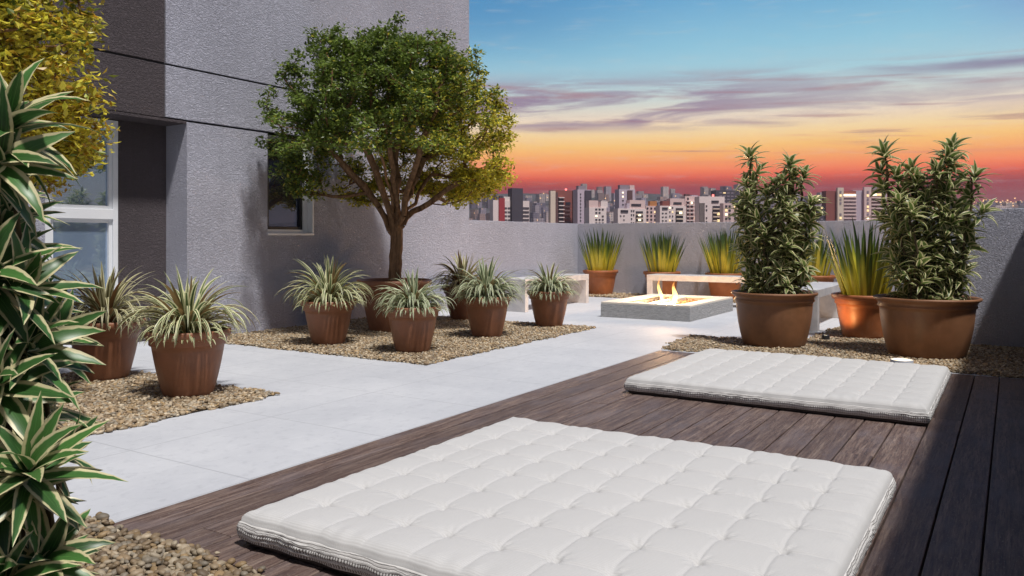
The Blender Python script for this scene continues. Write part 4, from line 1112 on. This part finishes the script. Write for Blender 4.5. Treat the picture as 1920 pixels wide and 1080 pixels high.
# recessed spot in the pebbles, glowing behind the far mattress
gl = thing('ground_light', 'small glowing ground light in the pebbles behind the far mattress', 'light', (7.46, 0.80, 0.020))
mE, tE = material('lit_lens')
e_ = tE.node('ShaderNodeEmission', Color=(1.0, 0.78, 0.45, 1), Strength=3.0); o_ = tE.node('ShaderNodeOutputMaterial'); tE.put(o_, 'Surface', e_.outputs[0])
V, F = lathe_arrays([(0.001, 0.05), (0.07, 0.05), (0.076, 0.048)], 32)
mesh_obj('lens', V, F, mE, gl, smooth=False)
V, F = lathe_arrays([(0.077, 0.046), (0.079, 0.054), (0.088, 0.054), (0.090, 0.05), (0.090, -0.045)], 32)
mesh_obj('housing', V, F, MAT['frame_grey'], gl, smooth=True)
l2 = lamp('ground_light_glow', (0, 0, 0.10), 1.2, (1.0, 0.70, 0.38), 0.05); l2.parent = gl; l2.location = (0, 0, 0.12)


g2 = thing('ground_light', 'low warm spotlight in the pebbles aimed at the clay pot beside the widest brown tub', 'light', (8.98, 1.70, 0.012))
V, F = lathe_arrays([(0.001, 0.05), (0.030, 0.05), (0.033, 0.048)], 24); mesh_obj('lens', V, F, mE, g2)
V, F = lathe_arrays([(0.034, 0.046), (0.035, 0.056), (0.042, 0.056), (0.044, 0.05), (0.044, -0.008)], 24); mesh_obj('housing', V, F, MAT['metal'], g2, smooth=True)
sp = bpy.data.lights.new('spot_beam', 'SPOT'); sp.energy = 17; sp.color = (1.0, 0.50, 0.18); sp.spot_size = radians(58); sp.spot_blend = 1.0; sp.shadow_soft_size = 0.03
so = bpy.data.objects.new('spot_beam', sp); COL.objects.link(so); so.parent = g2; so.location = (0, 0, 0.07)
so.rotation_euler = Vector((0.40, -0.20, 0.26)).to_track_quat('-Z', 'Y').to_euler()


# ================================================================== THE CITY BEYOND
def RIGHT(X, Y):
    k = np.clip((np.arctan2(Y, np.maximum(X, 1.0)) - 0.10) / 0.20, 0, 1); return 0.58 + 0.42 * k * k * (3 - 2 * k)
def terrain():
    xs = np.concatenate([np.linspace(-6000, -200, 12), np.linspace(-100, 2600, 82), np.linspace(2800, 8000, 10)])
    ys = np.concatenate([np.linspace(-7000, -1600, 14), np.linspace(-1400, 2600, 82), np.linspace(2900, 8000, 12)])
    X, Y = np.meshgrid(xs, ys, indexing='ij'); D = np.hypot(X, Y)
    sm = lambda a, b, v: (lambda t: t * t * (3 - 2 * t))(np.clip((v - a) / (b - a), 0, 1))
    Z = -32 + 148 * sm(650, 2100, X) * RIGHT(X, Y) + sm(500, 2000, X) * (10 * np.sin(Y / 170 + 1.0) + 7 * np.sin(Y / 71 + X / 130) + 5 * np.sin(X / 95))
    Z -= 70 * sm(2300, 3500, X)
    i = np.arange(len(xs) - 1)[:, None] * len(ys); j = np.arange(len(ys) - 1)[None, :]
    F = np.stack([i + j, i + len(ys) + j, i + len(ys) + j + 1, i + j + 1], -1).reshape(-1, 4)
    m, t = material('dusk_hillside')
    c = t.pos(); n = t.noise(c, 0.012, 6.0, 0.65)
    col = t.ramp(n, [(0.35, (0.035, 0.045, 0.035, 1)), (0.55, (0.075, 0.075, 0.085, 1)), (0.75, (0.17, 0.14, 0.15, 1))])
    finish(t, col, 0.95, None, 0.1)
    return tag(mesh_obj('hills', np.stack([X, Y, Z], -1).reshape(-1, 3), F, m, smooth=True), kind='structure')
terrain()
def ground_z(X, Y):
    sm = lambda a, b, v: (lambda t: t * t * (3 - 2 * t))(min(1, max(0, (v - a) / (b - a))))
    return -32 + 148 * sm(650, 2100, X) * RIGHT(X, Y) + sm(500, 2000, X) * (10 * sin(Y / 170 + 1.0) + 7 * sin(Y / 71 + X / 130) + 5 * sin(X / 95)) - 70 * sm(2300, 3500, X)

def cmat(name, rgb, var=0.15): return plain(name, rgb, 0.8, var, 0.15)
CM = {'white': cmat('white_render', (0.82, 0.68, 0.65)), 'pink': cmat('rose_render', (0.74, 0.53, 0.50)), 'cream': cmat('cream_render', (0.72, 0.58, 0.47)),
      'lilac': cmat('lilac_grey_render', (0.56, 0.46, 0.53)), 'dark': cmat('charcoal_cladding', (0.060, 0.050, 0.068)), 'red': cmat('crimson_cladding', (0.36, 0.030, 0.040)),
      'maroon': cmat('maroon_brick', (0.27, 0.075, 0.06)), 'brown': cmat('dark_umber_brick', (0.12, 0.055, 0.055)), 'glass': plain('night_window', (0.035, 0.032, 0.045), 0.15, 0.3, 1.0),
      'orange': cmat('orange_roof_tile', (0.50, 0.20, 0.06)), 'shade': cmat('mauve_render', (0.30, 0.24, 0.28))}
def lit(name, rgb, s):
    m, t = material(name)
    e = t.node('ShaderNodeEmission', Color=rgb, Strength=s); o = t.node('ShaderNodeOutputMaterial'); t.put(o, 'Surface', e.outputs[0]); return m
CM['lamp'] = lit('lit_window', (1.0, 0.72, 0.36, 1), 1.5); CM['lamp2'] = lit('bright_lit_window', (1.0, 0.86, 0.58, 1), 2.4); CM['redlamp'] = lit('red_beacon', (1.0, 0.18, 0.16, 1), 3.0)
unit = {}
def unit_box(mat):
    """a shared 1 m box mesh, base centre at the origin"""
    if mat not in unit:
        V, F = box_arrays([(-0.5, 0.5, -0.5, 0.5, 0, 1)])
        o = mesh_obj('unit', V, F, CM[mat]); unit[mat] = o.data; bpy.data.objects.remove(o)
    return unit[mat]
def part(name, mat, parent, loc, size):
    o = bpy.data.objects.new(name, unit_box(mat)); COL.objects.link(o); o.parent = parent
    o.location = loc; o.scale = size
    return o

PX_M = 1 / 1490
class City:
    """one tower: local x = right as seen from the terrace, local -y = towards the terrace"""
    def __init__(self, label, px0, px1, ytop, D, mat, depth=14, turn=0.5, cat='building', name='city_building'):
        depth *= 0.42
        self.D = D; cxp = (px0 + px1) / 2
        c = ray(cxp, 447, D); self.gz = ground_z(c.x, c.y) - 3
        view = atan2(c.y, c.x)
        self.rz = view - pi / 2 + turn
        self.k = D * PX_M / cos(turn)
        self.w = (px1 - px0) * self.k; self.px0 = px0; self.px1 = px1
        self.dep = depth
        self.t = thing(name, label, cat, (c.x, c.y, self.gz), self.rz)
        self.top = self.z(ytop) - self.gz
        self.wall = part('wall', mat, self.t, (0, depth / 2, 0), (self.w, depth, self.top))
    def z(self, py): return CAM_H + (447 - py) * PX_M * self.D
    def x(self, px): return (px - (self.px0 + self.px1) / 2) * self.k
    def panel(self, name, mat, px0, px1, y0, y1, out=0.4):
        """face panel between picture rows y0 (top) and y1 (bottom)"""
        a, b = self.x(px0), self.x(px1); zt_, zb = self.z(y0) - self.gz, self.z(y1) - self.gz
        return part(name, mat, self.t, ((a + b) / 2, -out / 2, zb), (b - a, out, zt_ - zb))
    def block(self, name, mat, px0, px1, y0, y1, dep=None, yo=0.3):
        a, b = self.x(px0), self.x(px1); zt_, zb = self.z(y0) - self.gz, self.z(y1) - self.gz
        dd = (dep * 0.42 if dep else self.dep * 0.6)
        return part(name, mat, self.t, ((a + b) / 2, yo + dd / 2, zb), (b - a, dd, zt_ - zb))
    def windows(self, pxs, y0, y1, pitch, wpx, hpx, rg, plit=0.15, mat='glass', out=0.25, name='window'):
        y_ = y0
        while y_ < y1:
            for p in pxs:
                if rg.random() < 0.06: continue
                m = mat
                r_ = rg.random()
                if r_ < plit: m = 'lamp' if r_ < plit * 0.65 else 'lamp2'
                self.panel(name, m, p - wpx / 2, p + wpx / 2, y_, y_ + hpx, out)
            y_ += pitch
    def bands(self, px0, px1, y0, y1, pitch, hpx, mat, name='balcony', out=1.2):
        y_ = y0
        while y_ < y1:
            self.panel(name, mat, px0, px1, y_, y_ + hpx, out); y_ += pitch
rg = np.random.default_rng(77)
B = City('white tower block with a crimson stripe, charcoal shaft and dark window bands', 925, 993, 376, 560, 'white', 12)
B.panel('red_panel', 'red', 935, 945.5, 372, 420, 0.9); B.panel('shaft', 'dark', 957, 977.5, 353, 420, 2.5)
B.block('shaft_top', 'dark', 957, 977.5, 353, 376, 8); B.block('fin', 'dark', 928, 933, 367.5, 378, 4); B.block('fin', 'dark', 937.5, 943, 367.5, 376, 4); B.block('penthouse', 'white', 945, 957, 369, 376, 8)
B.bands(946, 950.5, 389, 419, 7.4, 2.6, 'dark', 'window', 0.3); B.bands(952, 957, 389, 419, 7.4, 2.6, 'dark', 'window', 0.3); B.bands(978, 992, 388, 419, 7.4, 3.4, 'dark', 'window', 0.3)
B = City('maroon brick tower with a cream edge column and white balcony fronts', 1038, 1084, 357, 560, 'maroon', 16)
B.panel('edge_column', 'cream', 1029, 1038, 359, 420, 3.0); B.panel('recess', 'brown', 1039, 1046, 361, 420, 0.4)
B.bands(1046.5, 1056.5, 370, 419, 7.4, 1.7, 'white', 'balcony', 1.6); B.bands(1046.5, 1056.5, 372.5, 419, 7.4, 4.4, 'glass', 'window', 0.4)
B.bands(1058, 1069, 385.5, 419, 7.4, 3.4, 'brown', 'balcony', 0.8); B.panel('terrace_opening', 'glass', 1060, 1069, 379, 384, 0.6); B.panel('pier', 'brown', 1073, 1076, 357, 420, 0.8)
part('beacon', 'redlamp', B.t, (B.x(1065), 3, B.top), (1.0, 1.0, 1.5))
B = City('slim pale tower with a column of small windows and a painted-on shaded side', 1083, 1108, 355.5, 548, 'lilac', 16)
B.panel('painted_shade_side', 'dark', 1096, 1108, 357, 420, 1.0); B.block('roof_house', 'shade', 1085, 1098, 348.5, 355.5, 8)  # shaded flank painted as a dark panel on the front face
B.windows([1088.5], 363, 418, 6.2, 2.0, 2.6, rg, 0.0)
B = City('low rose-white building with a stepped roof beside dark trees', 1105, 1137, 389, 500, 'white', 14)
B.block('upper_storey', 'pink', 1105, 1122, 376, 389, 9); B.block('upper_storey', 'white', 1127, 1140, 377, 389, 9); B.windows([1118, 1124, 1130], 391, 418, 6.5, 3.5, 2.8, rg, 0.1)
B = City('tall lilac tower with a right flank painted as shade and roof boxes', 1161, 1191, 355, 600, 'lilac', 16)
B.panel('painted_shade_side', 'brown', 1176, 1185, 357, 400, 0.8); B.block('roof_house', 'shade', 1163, 1180, 347, 355, 8); B.block('roof_house', 'pink', 1181, 1190, 347, 357, 8)  # dark strip on the front paints the tower's shaded flank
B.windows([1168], 360, 390, 7.5, 2.4, 2.8, rg, 0.5)
B = City('white apartment block with a wide dark penthouse slot and deep balconies', 1159, 1211, 391, 520, 'white', 15)
B.block('tower', 'pink', 1181, 1210, 375, 391, 12); B.block('tower', 'lilac', 1176, 1181, 381, 391, 8)
B.panel('window', 'glass', 1184, 1202, 382, 386, 0.3 - 0.7); B.panel('window', 'glass', 1164, 1177.5, 394, 398.5, 0.4)
B.windows([1184, 1188], 394, 418, 7.5, 2.2, 3, rg, 0.05); B.bands(1192, 1205, 396, 419, 7.6, 4.8, 'glass', 'balcony', 0.4); B.bands(1192, 1205, 400.5, 419, 7.6, 2.2, 'cream', 'balcony_front', 1.3)
B.windows([1198], 402, 418, 9, 3.4, 3, rg, 0.9, out=1.5); B.windows([1164, 1170], 404, 418, 7.5, 2.5, 2.0, rg, 0)
B = City('narrow pink block before an orange tiled roof', 1211, 1233, 386, 560, 'pink', 12)
B.block('gable', 'orange', 1219, 1232, 377, 386, 7); B.windows([1214, 1221, 1228], 389, 418, 7, 3.2, 3.4, rg, 0.3)
B = City('white stepped apartment block with a lit yellow balcony', 1238, 1286, 386, 530, 'white', 15)
B.block('tower', 'pink', 1257, 1284, 372, 386, 11); B.block('tower', 'maroon', 1243, 1256, 377, 386, 9)
B.panel('window', 'glass', 1263, 1278, 379, 383, -0.1); B.windows([1256, 1261], 388, 418, 8, 2.0, 3, rg, 0.1); B.bands(1267, 1280, 390, 419, 7.4, 4.6, 'glass', 'balcony', 0.4); B.bands(1267, 1280, 394.5, 419, 7.4, 2.2, 'cream', 'balcony_front', 1.3)
B.windows([1275], 397, 404, 9, 4, 4, rg, 1.0, out=1.5); B.panel('window', 'glass', 1242, 1252, 389, 393, 0.4); B.windows([1243, 1249], 399, 418, 7, 3, 2, rg, 0)
B = City('rose block crowded with small balconies beneath a roof tank', 1285, 1313, 368, 545, 'pink', 14)
B.block('roof_house', 'brown', 1286, 1294, 364, 368, 6); B.block('roof_house', 'lilac', 1297, 1309, 366, 368, 6)
B.windows([1290, 1297, 1304, 1309], 371, 418, 7.2, 3.2, 4.0, rg, 0.18); B.bands(1287, 1301, 376.5, 419, 7.2, 1.8, 'white', 'balcony', 1.2)
B = City('pale apartment block with a tall recessed balcony column and red roof beacon', 1312, 1358, 368.5, 530, 'white', 15)
B.panel('side_wing', 'lilac', 1312, 1322, 381, 420, -0.2); B.panel('window', 'glass', 1334, 1347, 376, 380, 0.4); B.windows([1325], 385, 418, 7.4, 2.4, 3, rg, 0.0)
B.bands(1336, 1350, 386, 419, 7.4, 4.8, 'glass', 'balcony', 0.4); B.bands(1336, 1350, 390.5, 419, 7.4, 2.2, 'cream', 'balcony_front', 1.3); B.windows([1346], 399, 419, 12.5, 4, 4.5, rg, 1.0, out=1.5)
part('beacon', 'redlamp', B.t, (B.x(1341), 3, B.top), (1.0, 1.0, 1.6))
B = City('low pale annex with orange lit rooms beside the recessed balcony block', 1357, 1383, 381, 520, 'pink', 12)
B.windows([1362, 1368, 1378], 385, 418, 7.6, 3.8, 4, rg, 0.3)
B = City('broad dark office slab rising behind the pale blocks', 1344, 1410, 357, 760, 'dark', 25)
B.windows([1352 + 7 * i for i in range(8)], 361, 380, 6, 4.5, 2.0, rg, 0.02, 'shade')
B = City('small banded block half hidden by the narrower bush', 1516, 1538, 367, 600, 'lilac', 14)
B.bands(1516, 1538, 372, 416, 7.0, 3.0, 'brown', 'window', 0.3); B.windows([1534], 366, 380, 6, 4, 3, rg, 1.0, out=0.7)
B = City('short charcoal block between the banded towers', 1537, 1553, 386, 560, 'dark', 12)
B.windows([1541, 1547], 389, 413, 7, 3, 2.4, rg, 0.2, 'shade')
B = City('maroon sided tower with a glowing stair column and banded balconies', 1551, 1603, 358, 560, 'maroon', 15)
B.panel('stair_column', 'cream', 1568.5, 1579, 352, 420, 2.0); B.panel('facade', 'shade', 1580, 1602, 367, 420, 0.5); B.bands(1580, 1602, 368, 416, 6.6, 2.9, 'pink', 'balcony', 1.6)
B.windows([1584, 1591, 1598], 364, 367, 9, 5, 4, rg, 1.0, out=1.8); B.windows([1573.5], 358, 416, 7, 3, 4, rg, 0.55, 'shade', out=2.3)
B = City('twin banded tower with a pale blank flank beside the widest bush', 1602, 1660, 357, 575, 'lilac', 15)
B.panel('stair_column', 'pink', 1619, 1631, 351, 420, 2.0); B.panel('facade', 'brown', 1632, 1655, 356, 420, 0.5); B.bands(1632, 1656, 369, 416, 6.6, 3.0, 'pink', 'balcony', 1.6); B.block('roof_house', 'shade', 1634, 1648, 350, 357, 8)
B.windows([1637, 1645], 363, 367, 9, 7, 4, rg, 1.0, out=1.8); B.windows([1625], 358, 416, 7, 3, 4, rg, 0.5, 'shade', out=2.3)

# the rest of the far city reads as one mass
def distant_city():
    rg = np.random.default_rng(88); Vs = []; Fs = []; Cs = []; Es = []; o = 0
    cols = np.array([(0.50, 0.42, 0.46), (0.42, 0.36, 0.44), (0.58, 0.47, 0.46), (0.30, 0.26, 0.33), (0.66, 0.55, 0.52), (0.20, 0.17, 0.23), (0.45, 0.30, 0.27)])  # distance haze painted in as lilac tints of the far facades
    def add(c, sx, sy, h, rz, col, z0):
        nonlocal o
        V, F = box_arrays([(-sx / 2, sx / 2, -sy / 2, sy / 2, 0, h)])
        ca, sa = cos(rz), sin(rz)
        V = np.column_stack([V[:, 0] * ca - V[:, 1] * sa + c[0], V[:, 0] * sa + V[:, 1] * ca + c[1], V[:, 2] + z0])
        Vs.append(V); Fs.append(F + o); Cs.append(np.tile(col, (8, 1))); o += 8
    lights = []
    for i in range(1500):
        px = rg.uniform(860, 1960); D = rg.uniform(640, 2000) if i > 260 else rg.uniform(620, 900)
        c = ray(px, 447, D); gz = ground_z(c.x, c.y)
        tall = rg.random() < 0.30
        h = rg.uniform(18, 46) * (1 - 0.25 * (D > 1400)) if tall else rg.uniform(6, 16)
        if px > 1400: h *= 0.60 if px < 1640 else 0.40
        add(c, rg.uniform(9, 18) if tall else rg.uniform(10, 26), rg.uniform(9, 16), h + 4, atan2(c.y, c.x) - pi / 2 + rg.uniform(0.2, 0.9), cols[rg.integers(0, len(cols))] * rg.uniform(0.7, 1.1), gz - 4)
        if rg.random() < 0.75:
            zl = gz + h * rg.uniform(0.3, 0.95); q = c - Vector((c.x, c.y, 0)).normalized() * 12
            lights.append((q.x, q.y, zl))
    m, t = material('distant_facades')
    c = t.pos(); col = t.attr()
    x_, y_, z_ = t.sep(c)
    bz = t.math('FRACT', t.math('DIVIDE', z_, 3.2)); bw = t.math('FRACT', t.math('DIVIDE', t.math('SUBTRACT', y_, t.math('MULTIPLY', x_, 0.3)), 3.4))
    win = t.math('MULTIPLY', t.smooth(bz, 0.38, 0.46), t.smooth(bw, 0.38, 0.46))
    col = t.mix(t.math('MULTIPLY', win, 0.72), col, (0.05, 0.045, 0.06, 1))
    finish(t, col, 0.85, None, 0.2)
    tag(mesh_obj('distant_city', np.concatenate(Vs), np.concatenate(Fs), m, col=np.concatenate(Cs)), 'mass of far houses and towers climbing the dusky hillside', 'city', kind='stuff')
    # their street and window lights
    TV, TF = ICO[1]; P = []
    for q in lights: P.append((*q, rg.uniform(0.35, 0.75)))
    for i in range(190):                       # brighter strings of lamps on the right-hand slope
        px = rg.uniform(1750, 1960); D = rg.choice([900, 1000, 1250, 1600]) + rg.uniform(-15, 15); c = ray(px, 447, D); P.append((c.x, c.y, ground_z(c.x, c.y) + rg.uniform(4, 14), rg.uniform(0.4, 0.9)))
    P = np.array(P); n = len(P); P[:, 3] *= np.hypot(P[:, 0], P[:, 1]) / 900
    V = (TV[None] * P[:, 3][:, None, None] + P[:, None, :3]).reshape(-1, 3); F = (np.arange(n)[:, None, None] * len(TV) + TF[None]).reshape(-1, 3)
    tag(mesh_obj('city_lights', V, F, lit('lamp_glow', (1.0, 0.58, 0.26, 1), 1.7)), 'scattered warm lamps across the far city', 'lights', kind='stuff')
distant_city()

# the evening air between the terrace and the hills
hz = boxes('haze', [(-6200, 8200, -7200, 8200, -150, HAZE_TOP)], bpy.data.materials.new('evening_haze'))
hm = hz.data.materials[0]; hm.use_nodes = True; ht = NT(hm.node_tree)
pv = ht.node('ShaderNodeVolumePrincipled'); ht.put(pv, 'Color', (0.93, 0.80, 0.82, 1)); ht.put(pv, 'Density', HAZE_D); ht.put(pv, 'Anisotropy', 0.55)
ho = ht.node('ShaderNodeOutputMaterial'); ht.put(ho, 'Volume', pv.outputs[0])
tag(hz, kind='stuff')
